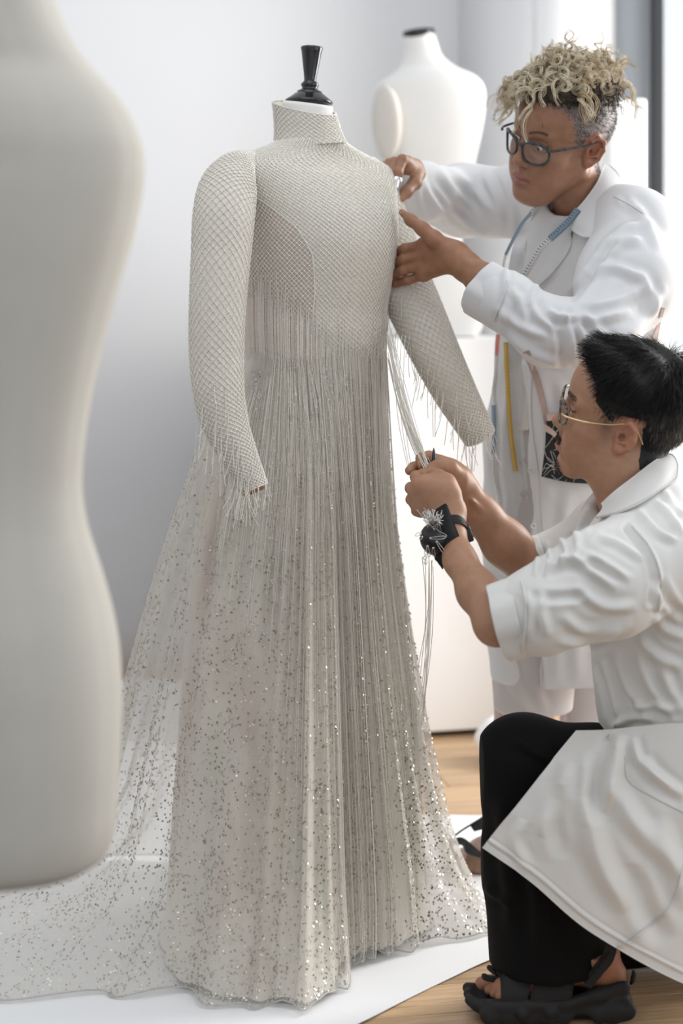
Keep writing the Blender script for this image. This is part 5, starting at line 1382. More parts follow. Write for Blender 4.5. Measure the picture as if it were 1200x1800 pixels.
# ---- cork-soled sandal
def sandal_w():
    o = empty('sandal', (0, 0, 0), None, None); del_loc = None
    o.parent = wom; o.location = -wom.location
    f = Field(P(775, 1550, 3.62) * [1, 0, 1] + [0, 3.4, -.02], P(940, 1470, 3.6) * [1, 0, 1] + [0, 3.75, .02], .003)
    f.chain([P(798, 1517, 3.56) * [1, 1, 0] + [0, 0, .016], P(840, 1517, 3.58) * [1, 1, 0] + [0, 0, .020], P(900, 1515, 3.60) * [1, 1, 0] + [0, 0, .03]], [.016, .020, .03], .02)
    f.cone(P(800, 1517, 3.53) * [1, 1, 0] + [0, 0, .016], P(845, 1517, 3.53) * [1, 1, 0] + [0, 0, .020], .016, .02, .02); f.cone(P(845, 1517, 3.53) * [1, 1, 0] + [0, 0, .020], P(905, 1517, 3.55) * [1, 1, 0] + [0, 0, .03], .02, .03, .02)
    f.plane((0, 0, .003), (0, 0, -1), .004)
    V, Q = f.mesh(1); M['cork'] = mat('cork_sole', (.33, .20, .125), .85, var=.35, vscale=300, bump=.3, bscale=500); mesh_np('sole', V, Q, M['cork'], o)
    M['strap_b'] = mat('black_elastic_strap', (.018, .019, .022), .7, bump=.3, bscale=900)
    for rows in ([[(790, 1478, 3.555), (808, 1472, 3.53), (826, 1482, 3.50), (850, 1503, 3.497)], [(797, 1486, 3.55), (812, 1486, 3.525), (820, 1500, 3.495), (842, 1508, 3.495)]],
                 [[(826, 1452, 3.575), (846, 1436, 3.56), (868, 1430, 3.55), (890, 1440, 3.545)], [(833, 1462, 3.575), (850, 1458, 3.55), (872, 1456, 3.54), (892, 1462, 3.54)]],
                 [[(786, 1478, 3.55), (790, 1492, 3.53), (797, 1506, 3.51), (804, 1514, 3.505)], [(792, 1476, 3.55), (796, 1490, 3.53), (803, 1502, 3.51), (809, 1512, 3.505)]]):
        V, Q = px_sheet(rows, 8, 24, thick=.003); mesh_np('strap', V, Q, M['strap_b'], o)
    V, Q, T = tube(cr([P(788, 1478, 3.55), P(808, 1462, 3.56), P(830, 1448, 3.568), P(850, 1436, 3.56)], 24), .0022, 8); mesh_np('edge_cord', V, [Q, T], M['strap_b'], o)
sandal_w()
# ------------------------------------------------------------------ the man's clothes
def coat_m():
    f = Field(P(830, 1400, 2.9) * [1, 0, 1] + [0, 2.50, 0], P(1420, 790, 2.8) * [1, 0, 1] + [0, 3.16, .03], .0042)
    f.chain([P(1140, 965, 2.87), P(1188, 1080, 2.87), P(1230, 1230, 2.87), P(1262, 1350, 2.87)], [.118, .142, .162, .170], .05)
    f.cone(P(1142, 950, 2.745), P(1080, 930, 3.0), .070, .070, .05); f.cone(P(1150, 895, 2.80), P(1130, 890, 2.93), .062, .060, .05)
    f.chain([P(1146, 988, 2.715), P(1060, 1024, 2.665), P(960, 1068, 2.65), P(880, 1094, 2.665)], [.083, .079, .060, .050], .045)
    f.chain([P(1060, 950, 3.02), P(985, 985, 3.04), P(915, 990, 3.025)], [.065, .050, .040], .04)
    f.cone(P(930, 1078, 2.655), P(860, 1100, 2.67), .044, .050, .004, cut=True)
    f.cone(P(1118, 905, 2.865), P(1088, 800, 2.86), .060, .085, .014, cut=True)
    f.chain([P(1062, 880, 2.84), P(1035, 930, 2.86), P(1020, 985, 2.87)], [.034, .028, .014], .01, cut=True)
    f.plane((0, 0, zrow(1340, 2.78)), (-.15, 0, -1))
    for c, b, ext in ((P(886, 1090, 2.66), P(960, 1068, 2.65), .10), (P(924, 985, 3.025), P(985, 982, 3.04), .07)):
        fd = (c - b) / np.linalg.norm(c - b); a = (f.ax[0][:, None, None] - c[0]) * fd[0] + (f.ax[1][None, :, None] - c[1]) * fd[1] + (f.ax[2][None, None, :] - c[2]) * fd[2]
        m = (np.abs(f.ax[0] - c[0]) < ext)[:, None, None] & (np.abs(f.ax[1] - c[1]) < ext)[None, :, None] & (np.abs(f.ax[2] - c[2]) < ext)[None, None, :]
        f.d = np.where(m, np.maximum(f.d, a), f.d).astype(np.float32)
    return f.mesh(2)
CMV, CMQ = coat_m(); CMV = wrinkle(CMV, CMQ, .0022, 28, 11)
M_ST = [  # near sleeve
    ([(960, 1000), (1000, 985), (1060, 985)], 8, .009), ([(1000, 975), (1035, 1000), (1085, 1035)], 8, .010), ([(1010, 965), (1055, 985), (1110, 1020)], 7, .008), ([(955, 1040), (950, 1070), (962, 1120)], 9, .008), ([(925, 1040), (935, 1080), (930, 1130)], 8, .007), ([(985, 1080), (1030, 1110), (1090, 1100)], 9, .006), ([(1010, 1030), (1060, 1065), (1120, 1065)], 9, .007), ([(1050, 945), (1085, 955), (1130, 985)], 7, .007), ([(1100, 930), (1128, 965), (1145, 1010), (1142, 1060)], 5, -.006, 'full'), ([(1108, 925), (1140, 962), (1158, 1010), (1155, 1070)], 5, .005, 'full'), ([(975, 1130), (1040, 1128), (1110, 1095)], 8, .006), ([(940, 1050), (990, 1050), (1030, 1045)], 8, -.006),
    # back and side
    ([(1150, 880), (1175, 900), (1200, 940)], 8, .007), ([(1120, 895), (1155, 935), (1190, 950)], 7, .008), ([(1165, 860), (1185, 890), (1205, 905)], 7, .006), ([(1150, 1085), (1175, 1110), (1205, 1120)], 8, .009), ([(1120, 1115), (1150, 1150), (1200, 1175)], 9, .010), ([(1085, 1140), (1100, 1200), (1140, 1260)], 9, .009), ([(1060, 1160), (1080, 1220), (1090, 1280)], 8, .009), ([(1120, 1130), (1140, 1200), (1190, 1270)], 9, .008), ([(1160, 1160), (1180, 1220), (1205, 1250)], 9, .007), ([(1075, 1280), (1110, 1262), (1150, 1262)], 7, .010), ([(1100, 1250), (1150, 1240), (1200, 1250)], 8, .008), ([(1045, 1170), (1060, 1230), (1072, 1290)], 7, .006),
    ([(1150, 1010), (1178, 1060), (1205, 1085)], 8, -.007),
    # far sleeve
    ([(935, 955), (945, 985), (940, 1015)], 6, .006), ([(960, 950), (968, 985), (955, 1015)], 6, .008), ([(985, 945), (995, 970), (985, 1000)], 6, .008), ([(1010, 930), (1015, 955), (1005, 980)], 6, .006), ([(975, 960), (1005, 950), (1040, 925)], 5, .005)]
CMV = folds(CMV, CMQ, M_ST)
coat_m_o = mesh_np('coat', CMV, CMQ, M['coat_m'], man)
SM = Surf((CMV, CMQ))
ring_cuff(P(918, 1081, 2.658), P(876, 1094, 2.665), .0580, .0575, 'rolled_cuff', M['coat_m'], coat_m_o, .0035, wob=.002, seed=4)
ring_cuff(P(948, 982, 3.03), P(922, 986, 3.025), .0395, .040, 'rolled_cuff', M['coat_m'], coat_m_o, .003, wob=.002, seed=6)
laid_line(SM, [(916, 1020), (923, 1050), (924, 1100), (917, 1146)], .0022, 'cuff_edge', M['coat_m'], coat_m_o, off=.004)
# collar band folded round the neck
g = np.array([[P(*q) for q in r_] for r_ in [
    [(1172, 797, 2.865), (1182, 799, 2.855), (1191, 815, 2.83), (1190, 840, 2.79)],
    [(1146, 812, 2.798), (1158, 822, 2.78), (1165, 840, 2.748), (1158, 859, 2.722)],
    [(1112, 838, 2.78), (1122, 850, 2.765), (1128, 868, 2.735), (1118, 882, 2.705)],
    [(1078, 864, 2.78), (1086, 876, 2.768), (1088, 889, 2.742), (1080, 898, 2.72)],
    [(1056, 884, 2.805), (1058, 892, 2.80), (1054, 900, 2.795), (1046, 907, 2.79)]]])
rw = [[(1172, 797, 2.865), (1182, 799, 2.855), (1191, 815, 2.83), (1190, 840, 2.80)], [(1146, 812, 2.80), (1158, 822, 2.785), (1166, 840, 2.765), (1160, 860, 2.745)], [(1112, 838, 2.785), (1122, 850, 2.77), (1129, 868, 2.745), (1120, 884, 2.73)], [(1078, 864, 2.785), (1086, 876, 2.772), (1089, 890, 2.755), (1081, 900, 2.74)], [(1056, 884, 2.805), (1058, 892, 2.80), (1054, 901, 2.79), (1046, 909, 2.785)]]
g = np.array([[P(a, b, min(d, (SM.depth(a, b) or 9) - .004 - .004 * k)) for k, (a, b, d) in enumerate(r_)] for r_ in rw])
V, Q = shell(orient(sheet(g, 50, 20)), .0034); mesh_np('collar', V, Q, M['coat_m'], coat_m_o)
laid_line(SM, [(1110, 925), (1140, 960), (1160, 1010), (1157, 1075)], .0009, 'armhole_seam', M['stitch'], coat_m_o)
# coat skirt falling over the raised thigh
SK = [[(1012, 1284, 2.80), (1062, 1282, 2.755), (1120, 1276, 2.72), (1200, 1270, 2.70), (1330, 1275, 2.70), (1470, 1290, 2.80)],
      [(962, 1346, 2.735), (1030, 1345, 2.715), (1110, 1345, 2.70), (1200, 1350, 2.69), (1340, 1360, 2.69), (1490, 1370, 2.79)],
      [(905, 1418, 2.725), (985, 1432, 2.70), (1075, 1462, 2.685), (1190, 1490, 2.68), (1350, 1500, 2.68), (1510, 1520, 2.79)],
      [(872, 1458, 2.73), (955, 1492, 2.705), (1055, 1555, 2.69), (1195, 1610, 2.675), (1355, 1640, 2.675), (1525, 1650, 2.80)],
      [(847, 1490, 2.735), (935, 1552, 2.71), (1042, 1642, 2.695), (1200, 1728, 2.675), (1360, 1775, 2.675), (1535, 1770, 2.80)]]
S_ST = [([(1090, 1290), (1080, 1350), (1060, 1430)], 13, .012), ([(1050, 1320), (1045, 1390), (1050, 1450)], 12, -.010), ([(1075, 1370), (1110, 1440), (1200, 1540)], 16, .012), ([(1030, 1400), (1050, 1500), (1100, 1600)], 18, .014), ([(985, 1380), (975, 1440), (990, 1510)], 14, -.009), ([(1000, 1340), (980, 1400), (950, 1470)], 14, .008), ([(1130, 1330), (1160, 1370), (1205, 1400)], 9, .009), ([(1110, 1295), (1125, 1340), (1180, 1380)], 8, .009), ([(1110, 1520), (1130, 1590), (1170, 1660)], 18, -.010), ([(1150, 1440), (1180, 1500), (1205, 1600)], 16, .010), ([(1200, 1500), (1175, 1590), (1120, 1640), (1090, 1662)], 3.5, .003, 'full'), ([(862, 1478), (945, 1538), (1050, 1625), (1200, 1708), (1300, 1740)], 3.0, .0026, 'full'), ([(920, 1440), (905, 1480), (930, 1530)], 10, .006)]
V, Q = px_sheet(SK, 150, 170, S_ST, .002, .0022, 22, 21)
mesh_np('coat_skirt', V, Q, M['coat_m'], coat_m_o)
SKS = Surf((V, Q))
laid_line(SKS, [(1098, 1330), (1104, 1372), (1150, 1402), (1205, 1430)], .0009, 'pocket_seam', M['stitch'], coat_m_o)
laid_line(SKS, [(1205, 1500), (1178, 1590), (1120, 1640), (1082, 1668)], .0009, 'panel_seam', M['stitch'], coat_m_o)
laid_line(SKS, [(858, 1480), (945, 1541), (1050, 1628), (1205, 1712)], .0009, 'hem_stitching', M['stitch'], coat_m_o)
# waist shirt-tail corner with its button
button(1070, 1296, Surf((V, Q), (CMV, CMQ)), coat_m_o, .005)
# ---- wide black trousers
def trousers():
    f = Field(P(820, 1720, 3.15) * [1, 0, 1] + [0, 2.66, -.03], P(1420, 1240, 2.8) * [1, 0, 1] + [0, 3.2, .03], .0055)
    f.chain([P(926, 1352, 2.87), P(950, 1520, 2.87), P(967, 1720, 2.87)], [.076, .095, .102], .03)
    f.chain([P(928, 1350, 2.87), P(1050, 1375, 2.87), P(1330, 1440, 2.87)], [.078, .088, .100], .04)
    f.ell(P(915, 1330, 2.87), (.062, .06, .055), .04)
    f.chain([P(1330, 1470, 3.02), P(1085, 1632, 3.03)], [.10, .064], .03); f.chain([P(1085, 1636, 3.03), P(1340, 1640, 3.05)], [.06, .06], .03)
    f.cone(P(965, 1620, 2.87), P(968, 1760, 2.87), .070, .096, .004, cut=True)
    X = f.ax[0][:, None, None]; Z = f.ax[2][None, None, :]; Y = f.ax[1][None, :, None]
    f.d = np.maximum(f.d, np.where(Y < 2.975, zrow(1698, 2.85) - Z + 0.04 * (X - .38), 0.012 - Z) + 0 * f.d).astype(np.float32)
    return f.mesh(2)
V, Q = trousers(); V = wrinkle(V, Q, .002, 18, 31, (1, 1, .4))
V = folds(V, Q, [([(905, 1300), (935, 1320), (985, 1345)], 8, .006), ([(880, 1400), (890, 1500), (900, 1640)], 14, .008), ([(930, 1480), (940, 1560), (950, 1690)], 14, .008), ([(980, 1560), (985, 1620), (1000, 1690)], 14, -.008), ([(855, 1555), (870, 1575), (900, 1585)], 7, .006)])
mesh_np('trousers', V, Q, M['trouser'], man)
# ---- chunky black sandal
M['rubber'] = mat('black_rubber', (.016, .016, .017), .62, spec=.35, bump=.15, bscale=600)
M['strap_m'] = mat('black_webbing', (.010, .010, .011), .75, bump=.3, bscale=1200)
def sandal_m():
    o = empty('sandal', (0, 0, 0), None, None); o.parent = man; o.location = -man.location
    f = Field(P(795, 1812, 2.9) * [1, 0, 1] + [0, 2.75, -.01], P(1125, 1690, 2.9) * [1, 0, 1] + [0, 2.95, .02], .0026)
    q = lambda px, y, z: np.array([P(px, 1700, 2.86)[0], y, z])
    for y0 in (2.815, 2.84, 2.865):
        f.chain([q(838, y0, .026), q(880, y0, .020), q(950, y0, .020), q(1015, y0, .026), q(1075, y0, .028)], [.010, .019, .021, .020, .026], .02)
        f.cone(q(822, y0 + .010, .030), q(850, y0, .024), .008, .012, .015)
    for px, r, z in ((855, .016, .016), (886, .019, .018), (922, .021, .019), (958, .021, .019), (984, .017, .018), (1040, .019, .019), (1068, .021, .022), (1090, .016, .024)):
        for y0 in (2.797, 2.885): f.ell(q(px, y0, z), (r, .012, r), .008)
    f.chain([q(860, 2.796, .034), q(920, 2.792, .036), q(985, 2.792, .038), q(1040, 2.795, .052), q(1082, 2.81, .060), q(1099, 2.84, .064), q(1083, 2.87, .062), q(1040, 2.885, .054)], [.007, .007, .007, .010, .012, .012, .012, .010], .012)
    for y0 in (2.797, 2.88): f.cone(q(1008, y0, .004), q(1020, y0, .004), .013, .013, .008, cut=True)
    for px in (871, 904, 940, 972, 1054, 1080): f.cone(q(px, 2.77, .001), q(px, 2.92, .001), .0045, .0045, .003, cut=True)
    f.ell(q(958, 2.785, .026), (.011, .006, .010), .003); f.ell(q(910, 2.785, .024), (.011, .006, .010), .003)
    f.plane((0, 0, .0015), (0, 0, -1), .003)
    f.chain([q(846, 2.842, .052), q(900, 2.842, .050), q(1000, 2.842, .058), q(1078, 2.842, .068)], [.026, .030, .030, .028], .006, cut=True, flat=((0, 1, 0), 1.35))
    V, Q = f.mesh(1); mesh_np('sole', V, Q, M['rubber'], o)
    def strap(rows, nm='strap', th=.004, m='strap_m'):
        V, Q = px_sheet(rows, 10, 30, thick=th); return mesh_np(nm, V, Q, M[m], o)
    strap([[(868, 1724, 2.885), (872, 1708, 2.85), (878, 1716, 2.81), (880, 1744, 2.792), (880, 1764, 2.79)], [(925, 1706, 2.885), (932, 1690, 2.85), (940, 1700, 2.81), (930, 1742, 2.79), (926, 1764, 2.788)]], 'toe_strap')
    strap([[(922, 1700, 2.885), (935, 1684, 2.85), (945, 1695, 2.808), (935, 1742, 2.788), (930, 1764, 2.786)], [(990, 1680, 2.885), (1004, 1662, 2.85), (1012, 1690, 2.805), (1008, 1735, 2.788), (1004, 1756, 2.786)]], 'instep_strap')
    s = strap([[(1066, 1655, 2.795), (1058, 1680, 2.786), (1042, 1702, 2.783), (1022, 1724, 2.784)], [(1084, 1668, 2.795), (1076, 1692, 2.787), (1058, 1714, 2.783), (1038, 1738, 2.784)]], 'heel_strap')
    mb = MB()
    for k in range(6):
        t = k / 5; c = P(1033 + 34 * t, 1724 - 44 * t, 2.779 + .006 * t); V, Q, T = tube([c + [-.0045, 0, -.0055], c + [.0045, 0, .0055]], .0011, 6); mb.add(V, Q, T)
    mb.build('strap_rib', M['rubber'], s)
    for pts in ([(885, 1712, 2.85), (868, 1702, 2.855), (858, 1700, 2.86), (866, 1708, 2.85), (884, 1716, 2.845)], [(885, 1718, 2.84), (862, 1718, 2.84), (850, 1714, 2.845), (852, 1720, 2.84), (870, 1724, 2.838)]):
        V, Q, T = tube(cr([P(*p_) for p_ in pts], 24), .0032, 8); mesh_np('lace_loop', V, [Q, T], M['strap_m'], o)
sandal_m()
# ------------------------------------------------------------------ hair
def on_head(HV, HQ, poly, lift_fn, R, t, name, m, parent):
    """hair body: the hairy part of the scalp raised by a varying thickness"""
    d = in_poly(HV[:, 0], HV[:, 2], poly); N = vnormals(HV, HQ)
    ear = (np.abs(HV[:, 1]) > .0725) & (np.abs(HV[:, 0] + .012) < .026) & (HV[:, 2] < .034) & (HV[:, 2] > -.035)
    keep = (d > -.004) & ~ear
    q = HQ[keep[HQ].all(1)]; L = HV + N * (lift_fn(HV) * smoothstep(-.003, .016, d))[:, None]
    u = np.unique(q); mp = np.full(len(HV), -1); mp[u] = np.arange(len(u)); V = L[u]; q = mp[q]
    V = lap(V, q, .4)
    return mesh_np(name, V @ R.T + t, q, m, parent), V, q, N[u]

# ---- man: short black hair
M['hair_m'] = mat('black_hair', (.010, .009, .0085), .48, spec=.35, var=.4, vscale=150, stretch=(1, 1, 3), bump=.4, bscale=350)
M['hair_g'] = mat('greying_hair', (.26, .245, .23), .5, spec=.4, var=.3)
lift = lambda H: .0030 + .010 * smoothstep(.030, .115, H[:, 2]) + .004 * smoothstep(.0, -.09, H[:, 0]) + .0035 * np.sin(H[:, 1] * 130 + H[:, 0] * 90) * smoothstep(.06, .11, H[:, 2])
hm_o, hv, hq, hn = on_head(HM, HMQ, M_HAIR, lift, MR, MT, 'hair', M['hair_m'], man)
def man_strands():
    N_ = 8500; c, n = surf_sample(hv, hq, N_); n /= np.linalg.norm(n, axis=1)[:, None]
    crown = np.array((-.045, .01, .145)); away = c - crown; away -= n * (away * n).sum(1)[:, None]; away /= np.linalg.norm(away, axis=1)[:, None] + 1e-9
    top = smoothstep(.055, .105, c[:, 2])
    fwd = np.stack([np.ones(N_) * .7, np.sin(c[:, 0] * 60) * .6, np.zeros(N_)], -1)
    d = away * (1 - .35 * top[:, None]) + .35 * top[:, None] * fwd + n * (.16 + .12 * top)[:, None] + rng.normal(scale=.13, size=(N_, 3))
    fr = smoothstep(.035, .06, c[:, 0]); d = d * (1 - .75 * fr[:, None]) + .75 * fr[:, None] * (np.stack([-.25 + .6 * top, np.sign(c[:, 1]) * .25, .55 + 0 * top], -1) + rng.normal(scale=.12, size=(N_, 3)))
    L = .012 + .020 * top + rng.uniform(0, .006, N_) - .006 * fr
    roots = c - n * .002
    gm = (rng.random(N_) < .22) & (c[:, 2] < .05)
    for sel, nm, mt in ((~gm, 'hair_strands', 'hair_m'), (gm, 'grey_strands', 'hair_g')):
        V, Q, _ = hair_strands(roots[sel], d[sel], L[sel], .00050 if nm == 'hair_strands' else .00032, m=6, grav=.25, wave=0)
        o = mesh_np(nm, V @ MR.T + MT, Q, M[mt], man); o['kind'] = 'stuff'
    # tuft standing off the forehead, beard and moustache bristles
    k = 90; r0 = np.stack([rng.uniform(.040, .064, k), rng.uniform(-.03, .045, k), rng.uniform(.104, .112, k)], -1)
    V1, Q1, _ = hair_strands(r0, np.tile([.8, .1, .35], (k, 1)) + rng.normal(scale=.22, size=(k, 3)), rng.uniform(.012, .022, k), .0006, m=7, grav=.5)
    mb = MB(); mb.add(V1 @ MR.T + MT, Q1); o = mb.build('forelock', M['hair_m'], man); o['kind'] = 'stuff'
    V_, N2 = surf_sample(HM, HMQ, 800, lambda p: (((p[:, 2] < -.094) & (p[:, 0] > .060) & (np.abs(p[:, 1]) < .026) & (p[:, 2] > -.122)) * 1.0 + ((np.abs(p[:, 2] + .0555) < .0055) & (p[:, 0] > .084) & (np.abs(p[:, 1]) < .025)) * 2.2))
    V1, Q1, _ = hair_strands(V_, N2 * .6 + [0.1, 0, -.8], rng.uniform(.003, .007, len(V_)), .00030, m=4)
    o = mesh_np('beard', V1 @ MR.T + MT, Q1, M['hair_m'], man); o['kind'] = 'stuff'
    V_, N2 = surf_sample(HM, HMQ, 80, lambda p: ((np.abs(p[:, 2] - .033) < .0045) & (np.abs(np.abs(p[:, 1]) - .031) < .019) & (p[:, 0] > .05)) * 1.0)
    V1, Q1, _ = hair_strands(V_, N2 * .5 + np.stack([0 * V_[:, 0] - .5, np.sign(V_[:, 1]) * .8, 0 * V_[:, 0] + .1], -1), .007, .00045, m=4)
    o = mesh_np('eyebrows', V1 @ MR.T + MT, Q1, M['hair_m'], man); o['kind'] = 'stuff'
man_strands()

# ---- woman: cropped grizzled sides, long blonde curls on top
M['hair_pale'] = mat('pale_blonde_hair', (.80, .70, .52), .4, spec=.5, var=.18, vscale=60)
M['hair_honey'] = mat('honey_blonde_hair', (.58, .45, .28), .42, spec=.5, var=.2, vscale=60)
M['hair_root'] = mat('brown_hair_roots', (.075, .055, .042), .55, spec=.4, var=.35, vscale=120, bump=.5, bscale=260)
M['hair_salt'] = mat('white_stubble', (.55, .53, .51), .5); M['hair_dark'] = mat('dark_stubble', (.035, .03, .028), .5)
def woman_hair():
    f = Field((-.13, -.10, .03), (.12, .10, .19), .003)
    f.ell((-.012, 0, .098), (.082, .068, .040), .01); f.ell((-.035, 0, .105), (.060, .060, .036), .02); f.ell((.045, 0, .100), (.036, .050, .026), .02)
    V, Q = f.mesh(1); V = wrinkle(V, Q, .0028, 330, 4)
    mesh_np('hair', wl2w(V), Q, M['hair_root'], wom)
    # stubble on the cropped sides
    m_ = lambda p: (in_poly(p[:, 0], p[:, 2], W_HAIR) > -.002) * (p[:, 2] < .10) * ~((np.abs(p[:, 1]) > .0725) & (np.abs(p[:, 0] + .012) < .026) & (p[:, 2] < .034))
    c, n = surf_sample(HW, HQ, 6500, m_)
    d = n * .55 + np.stack([-.35 * np.ones(len(c)), 0 * c[:, 0], -.6 * np.ones(len(c))], -1) + rng.normal(scale=.35, size=c.shape)
    s = rng.random(len(c)) < .36
    for sel, nm, mt in ((s, 'white_stubble', 'hair_salt'), (~s, 'dark_stubble', 'hair_dark')):
        V, Q, _ = hair_strands(c[sel] - n[sel] * .001, d[sel], rng.uniform(.004, .0075, sel.sum()), .00042, m=4)
        o = mesh_np(nm, wl2w(V), Q, M[mt], wom); o['kind'] = 'stuff'
    # short dark twists lying over the edge of the crop
    k = 420; a = rng.uniform(-2.4, 2.6, k); hz = rng.uniform(.080, .122, k); rr = np.sqrt(np.clip(1 - ((hz - .098) / .045) ** 2, .2, 1))
    r0 = np.stack([-.012 + .080 * rr * np.cos(a), .066 * rr * np.sin(a), hz], -1); out = np.stack([np.cos(a), np.sin(a), np.zeros(k)], -1)
    V, Q, _ = hair_strands(r0, out * .5 + [-.1, 0, .35] + rng.normal(scale=.4, size=(k, 3)), rng.uniform(.016, .036, k), .0013, m=16, grav=.7, curl=.0042, turns=2.2)
    o = mesh_np('root_twists', wl2w(V), Q, M['hair_root'], wom); o['kind'] = 'stuff'
    groups = {'hair_pale': [], 'hair_honey': []}; rad = {'hair_pale': [], 'hair_honey': []}
    m = 36; tt = np.linspace(0, 1, m)
    for i in range(260):
        a = rng.uniform(0, 6.28); rr = math.sqrt(rng.random())
        r0 = np.array((-.006 + .072 * rr * math.cos(a), .048 * rr * math.sin(a), .140 - .024 * rr * rr))
        d = np.array((math.cos(a) * rr * .8, math.sin(a) * rr * .8, .9)) + rng.normal(scale=.45, size=3)
        L = rng.uniform(.045, .085); g = rng.uniform(.0, .7)
        if r0[1] > .020: L *= .75; g *= .6                                     # shorter over the near temple
        if r0[0] > .030 and r0[1] < .02: d += [.28, -.22, .05]; L *= 1.05; g = rng.uniform(.5, 1.2)   # the fringe tips forward
        if i > 208:                                                             # locks hanging down on the far side of the face
            r0 = np.array((rng.uniform(.050, .075), rng.uniform(-.062, -.022), rng.uniform(.090, .116))); d = np.array((.30, -.35, .30)) + rng.normal(scale=.25, size=3); L = rng.uniform(.042, .070); g = 1.25
        elif i > 190:
            r0 = np.array((rng.uniform(-.085, -.06), rng.uniform(-.03, .035), .112)); d = np.array((-1.0, .1, .45)) + rng.normal(scale=.28, size=3); L = rng.uniform(.050, .09); g = .9
        elif i > 182:                                                           # a few ringlets over the near temple
            r0 = np.array((rng.uniform(.005, .035), rng.uniform(.040, .052), .118)); d = np.array((.25, .70, .55)) + rng.normal(scale=.12, size=3); L = rng.uniform(.05, .065); g = 1.25
        d /= np.linalg.norm(d); dw = WR @ d; dw /= np.linalg.norm(dw)
        p0 = wl2w(r0); path = p0 + dw * (L * tt)[:, None]; path[:, 2] -= g * L * tt ** 2.2 * .95
        _, n1, b1 = frames(path); ph = rng.uniform(0, 6.28) + rng.choice([-1, 1]) * rng.uniform(1.5, 3.0) * 6.28 * tt ** .9
        amp = rng.uniform(.0055, .0115) * np.minimum(1, tt * 2.5) * (1 - .2 * tt)
        coil = lambda da, dp: amp[:, None] * (1 + da) * (np.cos(ph + dp)[:, None] * n1 + np.sin(ph + dp)[:, None] * b1)
        key = 'hair_pale' if rng.random() < .72 else 'hair_honey'
        for j in range(9):
            o_ = rng.normal(scale=.0014, size=3); groups[key].append(path + o_ * (0.4 + tt)[:, None] + coil(rng.normal(scale=.14), rng.normal(scale=.16)))
            rad[key].append(.00052 * (1 - .55 * tt ** 3))
    for key, nm in (('hair_pale', 'pale_curls'), ('hair_honey', 'honey_curls')):
        V, Q, _ = many_tubes(np.array(groups[key]), np.array(rad[key]), 3); o = mesh_np(nm, V, Q, M[key], wom); o['kind'] = 'stuff'
woman_hair()

# ------------------------------------------------------------------ spectacles
M['frame_w'] = mat('dark_marbled_acetate', (.016, .020, .024), .3, spec=.4, col2=(.07, .075, .075), vscale=120)
M['frame_m'] = mat('dark_tortoiseshell', (.020, .013, .009), .2, spec=.6, col2=(.22, .19, .15), vscale=160)
def spectacles(R, t, label, outline, ctr, wrap, fm, tr, temple, tm, trr, bridge):
    o = empty('spectacles', t, label, 'glasses'); tw = lambda L: np.asarray(L) @ R.T + t
    for s in (1, -1):
        a = np.linspace(0, 2 * np.pi, 64, endpoint=False); ox, oz = outline(a, s)
        Y = s * ctr[1] + ox * s; Z = ctr[2] + oz; X = ctr[0] - wrap * np.maximum(0, np.abs(Y) - .012) ** 2 * 30 + (oz * .12)
        L = np.stack([X, Y, Z], -1); Lc = np.vstack([L, L[:1]])
        r_ = tr * (1 + .35 * np.clip(np.concatenate([oz, oz[:1]]) / .02, 0, 1))
        V, Q, T = tube(Lc, r_, 10, False); rim = mesh_np('rim', tw(V), Q, M[fm], o)
        c = L.mean(0) + [.0008, 0, 0]; k = 8
        rings = [c + (L - c) * f_ + [(.0022 * (1 - f_ * f_)), 0, 0] for f_ in np.linspace(1, .02, k)]
        V = np.stack(rings, 0).reshape(-1, 3); V = np.vstack([V, c + [.0022, 0, 0]]); n = 64
        Q = np.array([[i * n + j, i * n + (j + 1) % n, (i + 1) * n + (j + 1) % n, (i + 1) * n + j] for i in range(k - 1) for j in range(n)]); T = np.array([[(k - 1) * n + j, (k - 1) * n + (j + 1) % n, k * n] for j in range(n)])
        mesh_np('lens', tw(V), [Q, T], M['lens'], o)
        pts = cr(np.array([(x, s * y, z) for x, y, z in temple]), 50); V, Q, T = tube(pts, np.interp(np.linspace(0, 1, 50), *trr), 10); mesh_np('temple', tw(V), [Q, T], M[tm], o)
    V, Q, T = tube(cr(np.array(bridge), 20), tr * 1.1, 10); mesh_np('bridge', tw(V), [Q, T], M[fm], o)
    return o
spectacles(WR, WT, 'dark grey cat-eye spectacles on the curly-haired person', lambda a, s: (.0265 * np.sign(np.cos(a)) * np.abs(np.cos(a)) ** .85 + .004 * np.clip(np.sin(a), 0, 1) * np.cos(a), .0215 * np.sin(a) * (1 - .10 * np.cos(a) * 0) + .0035 * np.clip(np.cos(a), 0, 1) * np.clip(np.sin(a), 0, 1)),
           (.1065, .0345, -.003), .30, 'frame_w', .0025, [(.0985, .0640, .012), (.085, .0735, .0135), (.045, .0790, .015), (.010, .0810, .0155), (-.012, .0825, .020), (-.028, .082, .012), (-.034, .080, -.008)], 'frame_w', ([0, .3, 1], [.0027, .0022, .0016]), [(.1055, .0075, .004), (.109, 0, .0065), (.1055, -.0075, .004)])
spectacles(MR, MT, 'round tortoiseshell spectacles with gold temples on the crouching person', lambda a, s: (.0225 * np.cos(a), .0215 * np.sin(a)),
           (.1060, .0335, .002), .28, 'frame_m', .0021, [(.0995, .0585, .008), (.090, .0690, .0085), (.060, .0765, .010), (.020, .0800, .0165), (-.004, .0815, .024), (-.022, .0825, .022), (-.036, .082, .004), (-.040, .080, -.004)], 'brass', ([0, .30, .34, 1], [.0019, .0018, .0009, .0010]), [(.105, .0105, .006), (.1075, 0, .0095), (.105, -.0105, .006)])

